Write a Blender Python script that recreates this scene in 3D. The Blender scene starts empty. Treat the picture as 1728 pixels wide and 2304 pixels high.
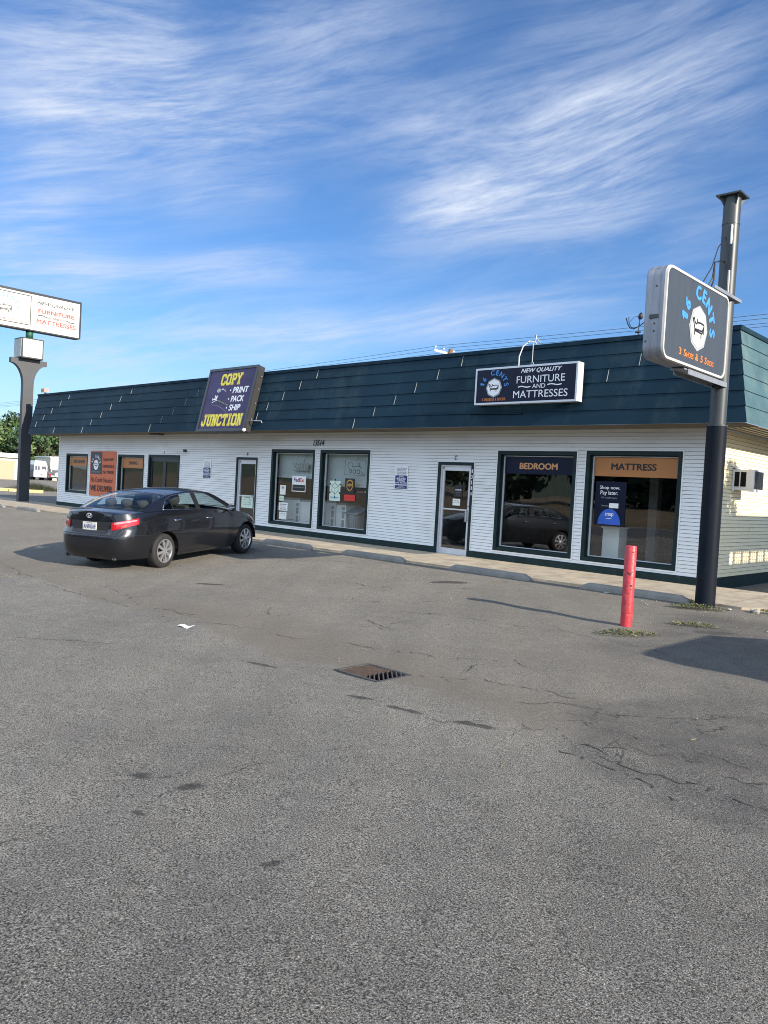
import bpy, math, random
import numpy as np
from mathutils import Vector, Matrix
R = math.radians
C = bpy.context.scene.collection
SC = bpy.context.scene
rnd = random.Random(7)

# ------------------------------------------------------------------ camera
cam_d = bpy.data.cameras.new('camera'); cam = bpy.data.objects.new('camera', cam_d); C.objects.link(cam)
cam_d.sensor_fit = 'HORIZONTAL'; cam_d.sensor_width = 36.0; cam_d.lens = 36.72
cam_d.clip_start = 0.05; cam_d.clip_end = 4000
RX = ((0.7234777, -0.0617237, 0.6875828), (0.6880849, -0.0161022, -0.7254515), (0.0558492, 0.9979634, 0.0308216))
mw = Matrix(RX).to_4x4(); mw.translation = (5.78, -15.178, 1.55); cam.matrix_world = mw
SC.camera = cam
SC.cycles.pixel_filter_type = 'BLACKMAN_HARRIS'; SC.cycles.filter_width = 1.0; SC.cycles.denoising_prefilter = 'NONE'
SC.render.resolution_x = 768; SC.render.resolution_y = 1024

# ------------------------------------------------------------------ light
SUN_EL, SUN_AZ = 22.4, 0.2          # azimuth counted from +X towards +Y
sd = Vector((math.cos(R(SUN_EL))*math.cos(R(SUN_AZ)), math.cos(R(SUN_EL))*math.sin(R(SUN_AZ)), math.sin(R(SUN_EL))))
sl = bpy.data.lights.new('sun', 'SUN'); sl.energy = 5.0; sl.angle = R(0.55); sl.color = (1.0, 0.89, 0.74)
so = bpy.data.objects.new('sun', sl); C.objects.link(so); so.rotation_euler = sd.to_track_quat('Z', 'Y').to_euler()
SC.view_settings.view_transform = 'Standard'; SC.view_settings.look = 'None'
SC.view_settings.exposure = 0.80; SC.view_settings.gamma = 1.0; SC.view_settings.use_curve_mapping = False

def world():
    w = bpy.data.worlds.new('World'); SC.world = w; w.use_nodes = True
    nt = w.node_tree; nt.nodes.clear(); N = nt.nodes.new; L = nt.links.new
    out = N('ShaderNodeOutputWorld'); bg = N('ShaderNodeBackground'); L(bg.outputs[0], out.inputs[0])
    sky = N('ShaderNodeTexSky'); sky.sky_type = 'NISHITA'; sky.sun_disc = False
    sky.sun_elevation = R(SUN_EL); sky.sun_rotation = R(90-SUN_AZ); sky.air_density = 1.0; sky.dust_density = 0.6; sky.ozone_density = 2.2; sky.altitude = 200
    bg.inputs['Strength'].default_value = 0.10
    tc = N('ShaderNodeTexCoord'); sp = N('ShaderNodeSeparateXYZ'); L(tc.outputs['Generated'], sp.inputs[0])
    def mth(op, a, b=None, clamp=False):
        n = N('ShaderNodeMath'); n.operation = op; n.use_clamp = clamp
        for i, x in enumerate((a, b)):
            if x is None: continue
            if isinstance(x, (int, float)): n.inputs[i].default_value = x
            else: L(x, n.inputs[i])
        return n.outputs[0]
    # cirrus: a handful of long wisps, each a soft band in azimuth / elevation, torn by stretched noise
    az = mth('ARCTAN2', sp.outputs['X'], sp.outputs['Y']); el = mth('ARCSINE', sp.outputs['Z'])
    cb = N('ShaderNodeCombineXYZ'); L(az, cb.inputs[0]); L(el, cb.inputs[1])
    def noise(rot, scl, loc, scale, detail, rough, dist, src=None, col=False):
        mp = N('ShaderNodeMapping'); mp.vector_type = 'TEXTURE'; L(src or cb.outputs[0], mp.inputs[0])
        mp.inputs['Rotation'].default_value = (0, 0, R(rot)); mp.inputs['Scale'].default_value = (1/scl[0], 1/scl[1], 1); mp.inputs['Location'].default_value = loc
        n = N('ShaderNodeTexNoise'); L(mp.outputs[0], n.inputs['Vector'])
        n.inputs['Scale'].default_value = scale; n.inputs['Detail'].default_value = detail
        n.inputs['Roughness'].default_value = rough; n.inputs['Distortion'].default_value = dist
        return n.outputs['Color'] if col else n.outputs['Fac']
    def ramp(x, a, b):
        n = N('ShaderNodeMapRange'); n.interpolation_type = 'SMOOTHSTEP'; L(x, n.inputs[0]); n.inputs[1].default_value = a; n.inputs[2].default_value = b
        return n.outputs[0]
    wv = N('ShaderNodeVectorMath'); wv.operation = 'MULTIPLY_ADD'; L(noise(12, (1, 1.8, 1), (0, 0, 0), 2.3, 2, 0.5, 0, col=True), wv.inputs[0]); wv.inputs[1].default_value = (0.13, 0.055, 0)
    va = N('ShaderNodeVectorMath'); va.operation = 'ADD'; L(cb.outputs[0], va.inputs[0]); va.inputs[1].default_value = (-0.065, -0.0275, 0); L(va.outputs[0], wv.inputs[2])
    ws = N('ShaderNodeSeparateXYZ'); L(wv.outputs[0], ws.inputs[0]); wu, wvv = ws.outputs[0], ws.outputs[1]
    m = None
    for (u0, v0, u1, v1, w_, s_) in BANDS:
        Ln = math.hypot(u1-u0, v1-v0); dx, dy = (u1-u0)/Ln, (v1-v0)/Ln
        t = mth('ADD', mth('MULTIPLY', mth('SUBTRACT', wu, u0), dx/Ln), mth('MULTIPLY', mth('SUBTRACT', wvv, v0), dy/Ln))
        q = mth('ADD', mth('MULTIPLY', mth('SUBTRACT', wu, u0), -dy/w_), mth('MULTIPLY', mth('SUBTRACT', wvv, v0), dx/w_))
        g = mth('POWER', 2.718, mth('MULTIPLY', mth('MULTIPLY', q, q), -0.55))
        g = mth('MULTIPLY', mth('MULTIPLY', g, s_), mth('MULTIPLY', ramp(t, -0.12, 0.30), ramp(t, 1.12, 0.62)))
        m = g if m is None else mth('ADD', m, g)
    fib = ramp(noise(11, (1.3, 9.0, 1), (3.1, 1.7, 0), 2.6, 10, 0.66, 0.45, wv.outputs[0]), 0.33, 0.70)
    fin = ramp(noise(15, (2.6, 20.0, 1), (0.4, 9.2, 0), 4.2, 9, 0.70, 0.4, wv.outputs[0]), 0.36, 0.70)
    cl = ramp(noise(11, (1.5, 4.5, 1), (5.5, 0.3, 0), 2.2, 6, 0.6, 0.4, wv.outputs[0]), 0.25, 0.70)
    m = mth('MULTIPLY', m, mth('ADD', mth('ADD', mth('MULTIPLY', fib, 0.62), mth('MULTIPLY', fin, 0.32)), mth('MULTIPLY', cl, 0.26)))
    m = mth('ADD', mth('MULTIPLY', m, 0.78), mth('MULTIPLY', mth('MULTIPLY', fib, cl), 0.20), True)
    hz = ramp(sp.outputs['Z'], 0.24, 0.0)                           # thin milky veil low down
    m = mth('MAXIMUM', m, mth('MULTIPLY', hz, 0.42))
    mx = N('ShaderNodeMix'); mx.data_type = 'RGBA'; L(m, mx.inputs[0])
    tint = N('ShaderNodeMix'); tint.data_type = 'RGBA'; tint.blend_type = 'MULTIPLY'; tint.inputs[0].default_value = 1.0
    L(sky.outputs[0], tint.inputs[6]); tint.inputs[7].default_value = SKY_TINT
    L(tint.outputs[2], mx.inputs[6]); mx.inputs[7].default_value = CLOUD_COL
    # unseen bright cloud, added behind the camera to light the shaded shop front
    back = mth('MULTIPLY', ramp(sp.outputs['Y'], 0.08, -0.35), ramp(sp.outputs['Z'], 0.02, 0.14))
    back = mth('MULTIPLY', back, mth('ADD', mth('MULTIPLY', ramp(noise(10, (0.8, 1.6, 1), (2.2, 5.1, 0), 2.2, 5, 0.55, 0.3), 0.30, 0.55), 0.8), 0.2))
    m2 = N('ShaderNodeMix'); m2.data_type = 'RGBA'; L(back, m2.inputs[0]); L(mx.outputs[2], m2.inputs[6]); m2.inputs[7].default_value = BACK_FILL_COL
    L(m2.outputs[2], bg.inputs['Color'])
CLOUD_COL, SKY_TINT = (4.2, 4.7, 5.7, 1), (0.50, 0.745, 1.03, 1)
BANDS = [(-1.256, 0.338, -0.956, 0.459, 0.0624, 0.75), (-1.259, 0.425, -1.034, 0.513, 0.0511, 0.65), (-1.114, 0.407, -0.688, 0.516, 0.0312, 0.55), (-0.991, 0.503, -0.72, 0.562, 0.0255, 0.35), (-0.637, 0.423, -0.323, 0.492, 0.0216, 0.85), (-0.76, 0.346, -0.392, 0.412, 0.0426, 0.85), (-0.793, 0.337, -0.409, 0.376, 0.0255, 0.6), (-0.875, 0.398, -0.549, 0.47, 0.0255, 0.45), (-0.607, 0.526, -0.326, 0.52, 0.0227, 0.3), (-1.056, 0.369, -0.844, 0.431, 0.0227, 0.4), (-1.049, 0.319, -0.906, 0.362, 0.0148, 0.4), (-1.244, 0.256, -1.124, 0.302, 0.0227, 0.6), (-1.242, 0.219, -1.066, 0.248, 0.0193, 0.5), (-1.241, 0.195, -0.847, 0.291, 0.0125, 0.75), (-1.028, 0.222, -0.873, 0.259, 0.0091, 0.6), (-1.192, 0.098, -0.83, 0.192, 0.0312, 0.75), (-0.94, 0.17, -0.48, 0.237, 0.0159, 0.75), (-1.247, 0.112, -1.077, 0.157, 0.0284, 0.45), (-0.458, 0.296, -0.311, 0.325, 0.0227, 0.2), (-0.574, 0.453, -0.318, 0.416, 0.0227, 0.45)]
BACK_FILL_COL = (7.5, 9.3, 11.9, 1)
world()

# ------------------------------------------------------------------ materials
def s2l(c):
    return tuple((x/12.92 if x <= 0.04045 else ((x+0.055)/1.055)**2.4) for x in c)
MAT = {}
def mk(name, col, rough=0.6, metal=0.0, var=0.12, vscale=3.0, bump=0.0, bscale=40.0, coat=0.0, spec=0.5, stretch=None, emit=0.0, dirt=None):
    """principled material whose colour wanders a little with noise"""
    m = bpy.data.materials.new(name); m.use_nodes = True; nt = m.node_tree; N = nt.nodes.new; L = nt.links.new
    b = nt.nodes['Principled BSDF']
    b.inputs['Roughness'].default_value = rough; b.inputs['Metallic'].default_value = metal
    b.inputs['Coat Weight'].default_value = coat; b.inputs['Coat Roughness'].default_value = 0.04
    b.inputs['Specular IOR Level'].default_value = spec
    tc = N('ShaderNodeTexCoord'); vec = tc.outputs['Object']
    if stretch:
        mp = N('ShaderNodeMapping'); L(vec, mp.inputs[0]); mp.inputs['Scale'].default_value = stretch; vec = mp.outputs[0]
    n = N('ShaderNodeTexNoise'); L(vec, n.inputs['Vector']); n.inputs['Scale'].default_value = vscale; n.inputs['Detail'].default_value = 6; n.inputs['Roughness'].default_value = 0.62
    mr = N('ShaderNodeMapRange'); L(n.outputs['Fac'], mr.inputs[0]); mr.inputs[1].default_value = 0.3; mr.inputs[2].default_value = 0.7
    mr.inputs[3].default_value = 1-var; mr.inputs[4].default_value = 1+var
    mx = N('ShaderNodeMix'); mx.data_type = 'RGBA'; mx.blend_type = 'MULTIPLY'; mx.inputs[0].default_value = 1
    mx.inputs[6].default_value = (*col, 1); L(mr.outputs[0], mx.inputs[7])
    colout = mx.outputs[2]
    if dirt:
        dcol, lo, hi, dsc = dirt
        n3 = N('ShaderNodeTexNoise'); L(vec, n3.inputs['Vector']); n3.inputs['Scale'].default_value = dsc; n3.inputs['Detail'].default_value = 8; n3.inputs['Roughness'].default_value = 0.7
        r3 = N('ShaderNodeMapRange'); L(n3.outputs['Fac'], r3.inputs[0]); r3.inputs[1].default_value = lo; r3.inputs[2].default_value = hi
        m3 = N('ShaderNodeMix'); m3.data_type = 'RGBA'; L(r3.outputs[0], m3.inputs[0]); L(colout, m3.inputs[6]); m3.inputs[7].default_value = (*dcol, 1)
        colout = m3.outputs[2]
    L(colout, b.inputs['Base Color'])
    if bump:
        n2 = N('ShaderNodeTexNoise'); L(vec, n2.inputs['Vector']); n2.inputs['Scale'].default_value = bscale; n2.inputs['Detail'].default_value = 4
        bp = N('ShaderNodeBump'); bp.inputs['Strength'].default_value = bump; bp.inputs['Distance'].default_value = 0.02
        L(n2.outputs['Fac'], bp.inputs['Height']); L(bp.outputs[0], b.inputs['Normal'])
    if emit:
        L(colout, b.inputs['Emission Color']); b.inputs['Emission Strength'].default_value = emit
    MAT[name] = m
    return m
def glass(name, tint, boost=1.5, base=0.03, ior=1.5, rough=0.0):
    m = bpy.data.materials.new(name); m.use_nodes = True; nt = m.node_tree; nt.nodes.clear(); N = nt.nodes.new; L = nt.links.new
    out = N('ShaderNodeOutputMaterial'); mix = N('ShaderNodeMixShader'); tr = N('ShaderNodeBsdfTransparent'); gl = N('ShaderNodeBsdfGlossy')
    tr.inputs[0].default_value = (*tint, 1); gl.inputs['Roughness'].default_value = rough; gl.inputs[0].default_value = (1, 1, 1, 1)
    lw = N('ShaderNodeLayerWeight'); lw.inputs[0].default_value = 0.5        # thin pane: the same from both sides
    pw = N('ShaderNodeMath'); pw.operation = 'POWER'; L(lw.outputs['Facing'], pw.inputs[0]); pw.inputs[1].default_value = 5.0
    # faint waviness so that reflections bend as they do in big shop panes
    tc = N('ShaderNodeTexCoord'); n = N('ShaderNodeTexNoise'); L(tc.outputs['Object'], n.inputs['Vector']); n.inputs['Scale'].default_value = 0.9; n.inputs['Detail'].default_value = 1
    bp = N('ShaderNodeBump'); bp.inputs['Strength'].default_value = 0.25; bp.inputs['Distance'].default_value = 0.02; L(n.outputs['Fac'], bp.inputs['Height']); L(bp.outputs[0], gl.inputs['Normal'])
    a = N('ShaderNodeMath'); a.operation = 'MULTIPLY_ADD'; a.use_clamp = True; L(pw.outputs[0], a.inputs[0]); a.inputs[1].default_value = boost; a.inputs[2].default_value = base
    L(a.outputs[0], mix.inputs[0]); L(tr.outputs[0], mix.inputs[1]); L(gl.outputs[0], mix.inputs[2]); L(mix.outputs[0], out.inputs[0])
    MAT[name] = m
    return m

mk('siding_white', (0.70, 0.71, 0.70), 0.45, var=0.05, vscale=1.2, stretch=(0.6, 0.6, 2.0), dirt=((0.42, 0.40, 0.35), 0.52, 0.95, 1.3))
mk('siding_lap_shade', (0.27, 0.28, 0.29), 0.8)
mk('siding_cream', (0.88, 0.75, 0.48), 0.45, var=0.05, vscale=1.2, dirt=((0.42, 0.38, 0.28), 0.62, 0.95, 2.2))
mk('soffit_vinyl', (0.24, 0.215, 0.17), 0.55, var=0.10)
mk('trim_green', (0.008, 0.022, 0.024), 0.45, spec=0.22, var=0.25, bump=0.1, bscale=60, dirt=((0.06, 0.07, 0.07), 0.62, 0.9, 9))
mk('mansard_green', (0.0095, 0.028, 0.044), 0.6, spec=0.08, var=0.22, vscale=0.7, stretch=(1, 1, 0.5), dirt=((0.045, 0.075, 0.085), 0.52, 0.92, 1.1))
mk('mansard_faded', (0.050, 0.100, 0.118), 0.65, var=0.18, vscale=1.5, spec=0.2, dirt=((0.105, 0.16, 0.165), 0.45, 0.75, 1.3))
mk('mansard_edge', (0.22, 0.235, 0.225), 0.5, var=0.2)
mk('skirt_green', (0.011, 0.028, 0.028), 0.6, spec=0.2, var=0.25, bump=0.2, dirt=((0.10, 0.09, 0.07), 0.6, 0.85, 5))
mk('frame_dull', (0.42, 0.415, 0.39), 0.5, var=0.15, dirt=((0.25, 0.24, 0.22), 0.6, 0.8, 8))
mk('edge_white', (0.78, 0.78, 0.76), 0.5, var=0.08)
mk('aluminium', (0.52, 0.53, 0.55), 0.38, 0.75, var=0.1)
mk('alu_painted', (0.58, 0.60, 0.63), 0.4, 0.2, var=0.08)
mk('alu_grey', (0.24, 0.255, 0.285), 0.45, 0.35, var=0.18, stretch=(3, 3, 0.4), vscale=5)
mk('dark_frame', (0.012, 0.016, 0.022), 0.35, var=0.2)
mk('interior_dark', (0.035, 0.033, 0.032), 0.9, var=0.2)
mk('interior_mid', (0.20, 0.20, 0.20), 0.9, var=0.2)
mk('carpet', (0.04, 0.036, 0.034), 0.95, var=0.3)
mk('blind', (0.78, 0.80, 0.82), 0.7, var=0.08)
mk('copier_white', (0.82, 0.84, 0.84), 0.5, var=0.04)
mk('grey_plastic', (0.30, 0.32, 0.34), 0.5, var=0.1)
mk('black_plastic', (0.012, 0.012, 0.014), 0.45, var=0.2)
mk('paper', (0.80, 0.80, 0.76), 0.8, var=0.04)
mk('paper_green', (0.62, 0.74, 0.62), 0.8, var=0.05)
mk('navy', (0.004, 0.008, 0.026), 0.35, spec=0.2, var=0.15)
mk('navy_grey', (0.036, 0.045, 0.058), 0.5, var=0.10, stretch=(2, 2, .4))
mk('ink_black', (0.008, 0.008, 0.010), 0.5, var=0.1)
mk('ink_blue', (0.012, 0.02, 0.16), 0.5, var=0.1)
mk('ink_white', (0.80, 0.80, 0.80), 0.5, var=0.03)
mk('ink_sky', (0.045, 0.22, 0.54), 0.5, var=0.06)
mk('ink_orange', (0.56, 0.17, 0.03), 0.5, var=0.06)
mk('ink_red', (0.60, 0.03, 0.02), 0.5, var=0.08)
mk('ink_coral', (0.50, 0.035, 0.025), 0.5, var=0.10)
mk('ink_pale_blue', (0.07, 0.27, 0.50), 0.5, var=0.1)
mk('ink_purple', (0.10, 0.02, 0.20), 0.5, var=0.1)
mk('ink_gold', (0.62, 0.36, 0.05), 0.5, var=0.1)
mk('ink_grey', (0.30, 0.32, 0.33), 0.5, var=0.1)
mk('yellow_letter', (0.72, 0.66, 0.05), 0.5, var=0.08)
mk('purple_face', (0.038, 0.026, 0.085), 0.42, spec=0.2, var=0.25, vscale=1.2, dirt=((0.065, 0.042, 0.075), 0.5, 0.8, 1.4))
mk('rust_orange', (0.56, 0.13, 0.045), 0.5, var=0.08)
mk('amber_panel', (0.40, 0.165, 0.045), 0.5, var=0.06)
mk('tan_letter', (0.52, 0.26, 0.115), 0.5, var=0.06)
mk('snap_blue', (0.02, 0.10, 0.48), 0.45, var=0.2)
mk('sign_white', (0.46, 0.455, 0.43), 0.45, var=0.04, dirt=((0.38, 0.38, 0.33), 0.55, 0.95, 2.0))
mk('sign_faded', (0.44, 0.48, 0.47), 0.6, var=0.12, dirt=((0.32, 0.36, 0.35), 0.45, 0.9, 3.5))
mk('sign_brown', (0.010, 0.010, 0.011), 0.55, var=0.2)
mk('pylon_grey', (0.042, 0.045, 0.052), 0.55, var=0.10, dirt=((0.10, 0.10, 0.10), 0.6, 0.95, 3))
mk('pole_grey', (0.036, 0.043, 0.047), 0.42, 0.1, var=0.2, stretch=(1, 1, .3), dirt=((0.16, 0.165, 0.165), 0.62, 0.82, 7))
mk('pole_dark', (0.007, 0.010, 0.016), 0.5, 0.0, spec=0.12, var=0.3, stretch=(1, 1, .25), dirt=((0.05, 0.053, 0.056), 0.60, 0.9, 6))
mk('pipe_green', (0.01, 0.08, 0.05), 0.5)
mk('cable_black', (0.01, 0.011, 0.014), 0.5)
mk('bollard_red', (0.41, 0.033, 0.043), 0.42, var=0.14, vscale=6, bump=0.25, bscale=25, dirt=((0.68, 0.16, 0.14), 0.55, 0.85, 10))
mk('rust', (0.048, 0.031, 0.024), 0.85, var=0.4, vscale=20, bump=0.4, bscale=90)
mk('iron', (0.085, 0.080, 0.076), 0.7, 0.3, var=0.4, vscale=18, bump=0.4, bscale=90)
mk('plate_white', (0.50, 0.50, 0.48), 0.4, var=0.03)
mk('crack_black', (0.038, 0.035, 0.031), 0.95, var=0.3, vscale=30)
mk('hole_black', (0.003, 0.003, 0.003), 1.0)
mk('concrete', (0.40, 0.335, 0.245), 0.9, var=0.14, vscale=1.6, bump=0.35, bscale=110, dirt=((0.20, 0.165, 0.125), 0.42, 0.75, 2.2))
mk('concrete_stop', (0.21, 0.20, 0.18), 0.9, var=0.2, vscale=4, bump=0.4, bscale=70, dirt=((0.20, 0.19, 0.18), 0.5, 0.8, 6))
mk('curb_yellow', (0.62, 0.52, 0.24), 0.85, var=0.15, dirt=((0.38, 0.36, 0.32), 0.5, 0.7, 1.5))
mk('soil', (0.16, 0.125, 0.085), 0.95, var=0.3, vscale=9, bump=0.6, bscale=40)
mk('weed_light', (0.105, 0.125, 0.038), 0.7, var=0.25, vscale=30)
mk('weed_dark', (0.05, 0.072, 0.022), 0.7, var=0.25, vscale=30)
mk('weed_dry', (0.24, 0.20, 0.09), 0.8, var=0.25, vscale=30)
mk('dry_grass', (0.15, 0.105, 0.05), 0.95, var=0.3, vscale=0.4, bump=0.8, bscale=6)
mk('leaf_a', (0.055, 0.10, 0.030), 0.55, var=0.3, vscale=0.8)
mk('leaf_b', (0.095, 0.14, 0.045), 0.55, var=0.3, vscale=0.8)
mk('leaf_c', (0.030, 0.060, 0.022), 0.6, var=0.3, vscale=0.8)
mk('leaf_d', (0.012, 0.028, 0.014), 0.7, var=0.3, vscale=0.8)
mk('bark', (0.10, 0.075, 0.055), 0.9, var=0.3, vscale=6)
mk('wood_pole', (0.16, 0.10, 0.065), 0.9, var=0.3, vscale=6)
mk('wall_beige', (0.42, 0.30, 0.20), 0.8, var=0.05)
mk('wall_cream', (0.50, 0.47, 0.40), 0.8, var=0.05)
mk('wall_bluegrey', (0.30, 0.36, 0.40), 0.7, var=0.05)
mk('roof_pale', (0.74, 0.74, 0.70), 0.7, var=0.05)
mk('roof_gravel', (0.30, 0.29, 0.27), 0.95, var=0.2)
mk('car_paint', (0.0095, 0.0102, 0.0145), 0.28, 0.40, var=0.03, coat=0.8, spec=0.35)
mk('car_black', (0.006, 0.006, 0.007), 0.5, var=0.1)
mk('tyre', (0.014, 0.014, 0.015), 0.8, var=0.2, vscale=12, bump=0.1, bscale=80)
mk('rim_silver', (0.58, 0.58, 0.60), 0.28, 0.85, var=0.06)
mk('chrome', (0.75, 0.75, 0.77), 0.08, 1.0, var=0.02)
mk('lens_red', (0.36, 0.010, 0.016), 0.12, coat=1.0, var=0.15, vscale=14)
mk('lens_clear', (0.42, 0.24, 0.24), 0.10, 0.2, coat=1.0, var=0.2, vscale=18)
mk('lens_amber', (0.75, 0.20, 0.03), 0.15, coat=1.0)
mk('seat_grey', (0.030, 0.030, 0.030), 0.9, var=0.15)
mk('seat_beige', (0.040, 0.038, 0.035), 0.9, var=0.15)
mk('van_white', (0.58, 0.58, 0.56), 0.35, coat=0.5, var=0.04)
mk('van_dark', (0.05, 0.055, 0.07), 0.35, coat=0.5, var=0.1)
mk('wire', (0.05, 0.055, 0.065), 0.6)
mk('insulator', (0.72, 0.73, 0.74), 0.4)
mk('floodlight', (0.42, 0.27, 0.22), 0.6)
mk('stone', (0.30, 0.285, 0.255), 0.9, var=0.2, vscale=30, bump=0.6, bscale=60)
glass('shop_glass', (0.82, 0.86, 0.85), 0.9, 0.13)
glass('car_glass', (0.78, 0.85, 0.82), 0.9, 0.06)
M = MAT

# ------------------------------------------------------------------ mesh building
class MB:
    """collects faces of one mesh; material slots by name"""
    def __init__(s, *mats): s.v = []; s.f = []; s.m = []; s.mats = list(mats)
    def add(s, vs, fs, m=0):
        o = len(s.v); s.v += [tuple(p) for p in vs]; s.f += [tuple(i+o for i in f) for f in fs]; s.m += [m]*len(fs)
    def box(s, a, b, m=0):
        x0, y0, z0 = a; x1, y1, z1 = b
        s.add([(x0,y0,z0),(x1,y0,z0),(x1,y1,z0),(x0,y1,z0),(x0,y0,z1),(x1,y0,z1),(x1,y1,z1),(x0,y1,z1)],
              [(0,3,2,1),(4,5,6,7),(0,1,5,4),(1,2,6,5),(2,3,7,6),(3,0,4,7)], m)
    def quad(s, a, b, c, d, m=0): s.add([a,b,c,d], [(0,1,2,3)], m)
    def poly(s, pts, m=0): s.add(pts, [tuple(range(len(pts)))], m)
    def prism(s, pts, vec, m=0):
        n = len(pts); q = [tuple(p[i]+vec[i] for i in range(3)) for p in pts]
        s.add(list(pts)+q, [tuple(range(n-1,-1,-1)), tuple(range(n, 2*n))]+[(i,(i+1)%n,n+(i+1)%n,n+i) for i in range(n)], m)
    def tube(s, pts, r, n=8, m=0, cap=True):
        pts = [Vector(p) for p in pts]; rings = []; k = len(pts)
        rr = r if isinstance(r, (list, tuple)) else [r]*k
        up = None
        for i, p in enumerate(pts):
            d = (pts[min(i+1,k-1)]-pts[max(i-1,0)]).normalized()
            if up is None: up = Vector((0,0,1)) if abs(d.z) < 0.9 else Vector((1,0,0))
            a = d.cross(up)
            if a.length < 1e-4: a = d.cross(Vector((0.3,1,0.2)))
            a.normalize(); b = d.cross(a).normalized()
            up = -b if (-b).dot(up) > 0 else b
            rings.append([p+(a*math.cos(2*math.pi*j/n)+b*math.sin(2*math.pi*j/n))*rr[i] for j in range(n)])
        vs = [v for g in rings for v in g]; fs = []
        for i in range(k-1):
            for j in range(n): fs.append((i*n+j, i*n+(j+1)%n, (i+1)*n+(j+1)%n, (i+1)*n+j))
        if cap: fs += [tuple(range(n-1,-1,-1)), tuple((k-1)*n+j for j in range(n))]
        s.add(vs, fs, m)
    def grid(s, P, m=0, close=False):
        """P: rows of points"""
        a = len(P); b = len(P[0]); vs = [p for row in P for p in row]; fs = []
        for i in range(a-1):
            for j in range(b-1 if not close else b): fs.append((i*b+j, i*b+(j+1)%b, (i+1)*b+(j+1)%b, (i+1)*b+j))
        s.add(vs, fs, m)
    def build(s, name, mats=None, parent=None, smooth=False, inv=None):
        me = bpy.data.meshes.new(name)
        me.from_pydata(s.v, [], s.f)
        for x in (mats if mats is not None else s.mats):
            me.materials.append(M[x] if isinstance(x, str) else x)
        me.polygons.foreach_set('material_index', s.m)
        if smooth: me.polygons.foreach_set('use_smooth', [True]*len(s.f))
        me.update()
        o = bpy.data.objects.new(name, me); C.objects.link(o)
        if parent is not None:
            o.parent = parent
            if parent.get('_w') : o.matrix_parent_inverse = Matrix.Translation(-Vector(parent['_w'])) if inv is None else inv
        return o
def smooth_by_angle(o, ang=35):
    me = o.data
    me.polygons.foreach_set('use_smooth', [True]*len(me.polygons))
    try: me.set_sharp_from_angle(angle=R(ang))
    except Exception: pass
    return o
def tag(o, label=None, cat=None, group=None, kind=None):
    if label: o['label'] = label
    if cat: o['category'] = cat
    if group: o['group'] = group
    if kind: o['kind'] = kind
    return o
def thing(name, label, cat, loc, group=None):
    """Empty at the thing's base; its parts are built in world coordinates"""
    o = bpy.data.objects.new(name, None); C.objects.link(o); o.location = loc; o.empty_display_size = 0.2
    o['_w'] = list(loc)
    return tag(o, label, cat, group)
def part(name, mb, mats, parent, root=None, smooth=False, label=None):
    """child in world coordinates, under a thing or under one of its parts"""
    inv = None
    o = mb.build(name, mats, None, smooth)
    o.parent = parent
    if parent.get('_w') is not None: o.matrix_parent_inverse = Matrix.Translation(-Vector(parent['_w']))
    if label: o['label'] = label
    return o

# ------------------------------------------------------------------ lettering
class Plane:
    def __init__(s, O, U, V):
        s.O = Vector(O); s.U = Vector(U).normalized(); s.V = Vector(V).normalized(); s.N = s.U.cross(s.V)
    def p(s, u, v, w=0.0): return s.O+s.U*u+s.V*v+s.N*w
_tc = {}
def glyphs(txt, shear=0.0, bold=0.0, space=1.0):
    key = (txt, shear, bold, space)
    if key in _tc: return _tc[key]
    cu = bpy.data.curves.new('text', 'FONT'); cu.body = txt; cu.size = 1.0; cu.shear = shear; cu.space_character = space; cu.resolution_u = 4
    ob = bpy.data.objects.new('text', cu); C.objects.link(ob)
    dg = bpy.context.evaluated_depsgraph_get(); dg.update()
    me = bpy.data.meshes.new_from_object(ob.evaluated_get(dg))
    vs = [(v.co.x, v.co.y) for v in me.vertices]; fs = [tuple(p.vertices) for p in me.polygons]
    bpy.data.objects.remove(ob); bpy.data.curves.remove(cu); bpy.data.meshes.remove(me)
    _tc[key] = (vs, fs)
    return _tc[key]
def embolden(vs, fs, b):
    """heavier letters: the outline laid down again a little to each side"""
    V = []; F = []; Ly = []
    for i, (dx, dy) in enumerate(((0,0),(b,0),(-b,0),(0,b*.7),(0,-b*.7))):
        o = len(V); V += [(x+dx, y+dy) for x, y in vs]; F += [tuple(j+o for j in f) for f in fs]; Ly += [i]*len(vs)
    return V, F, Ly
ONE = ([(.16,0),(.34,0),(.34,.69),(.20,.69),(.02,.52),(.02,.42),(.16,.50)], [(0,1,2,3,6),(3,4,5,6)])
def put_text(mb, pl, txt, box, m=0, w=0.003, **k):
    """lettering stretched to fill box (u0, v0, u1, v1) of the plane"""
    bo = k.pop('bold', 0.0); vs, fs = glyphs(txt, **k)
    if bo: vs, fs, lay = embolden(vs, fs, bo)
    else: lay = [0]*len(vs)
    xs = [a for a, b in vs]; ys = [b for a, b in vs]
    x0, x1, y0, y1 = min(xs), max(xs), min(ys), max(ys)
    u0, v0, u1, v1 = box
    mb.add([pl.p(u0+(a-x0)/(x1-x0)*(u1-u0), v0+(b-y0)/(y1-y0)*(v1-v0), w+.00015*l) for (a, b), l in zip(vs, lay)], fs, m)
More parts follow.
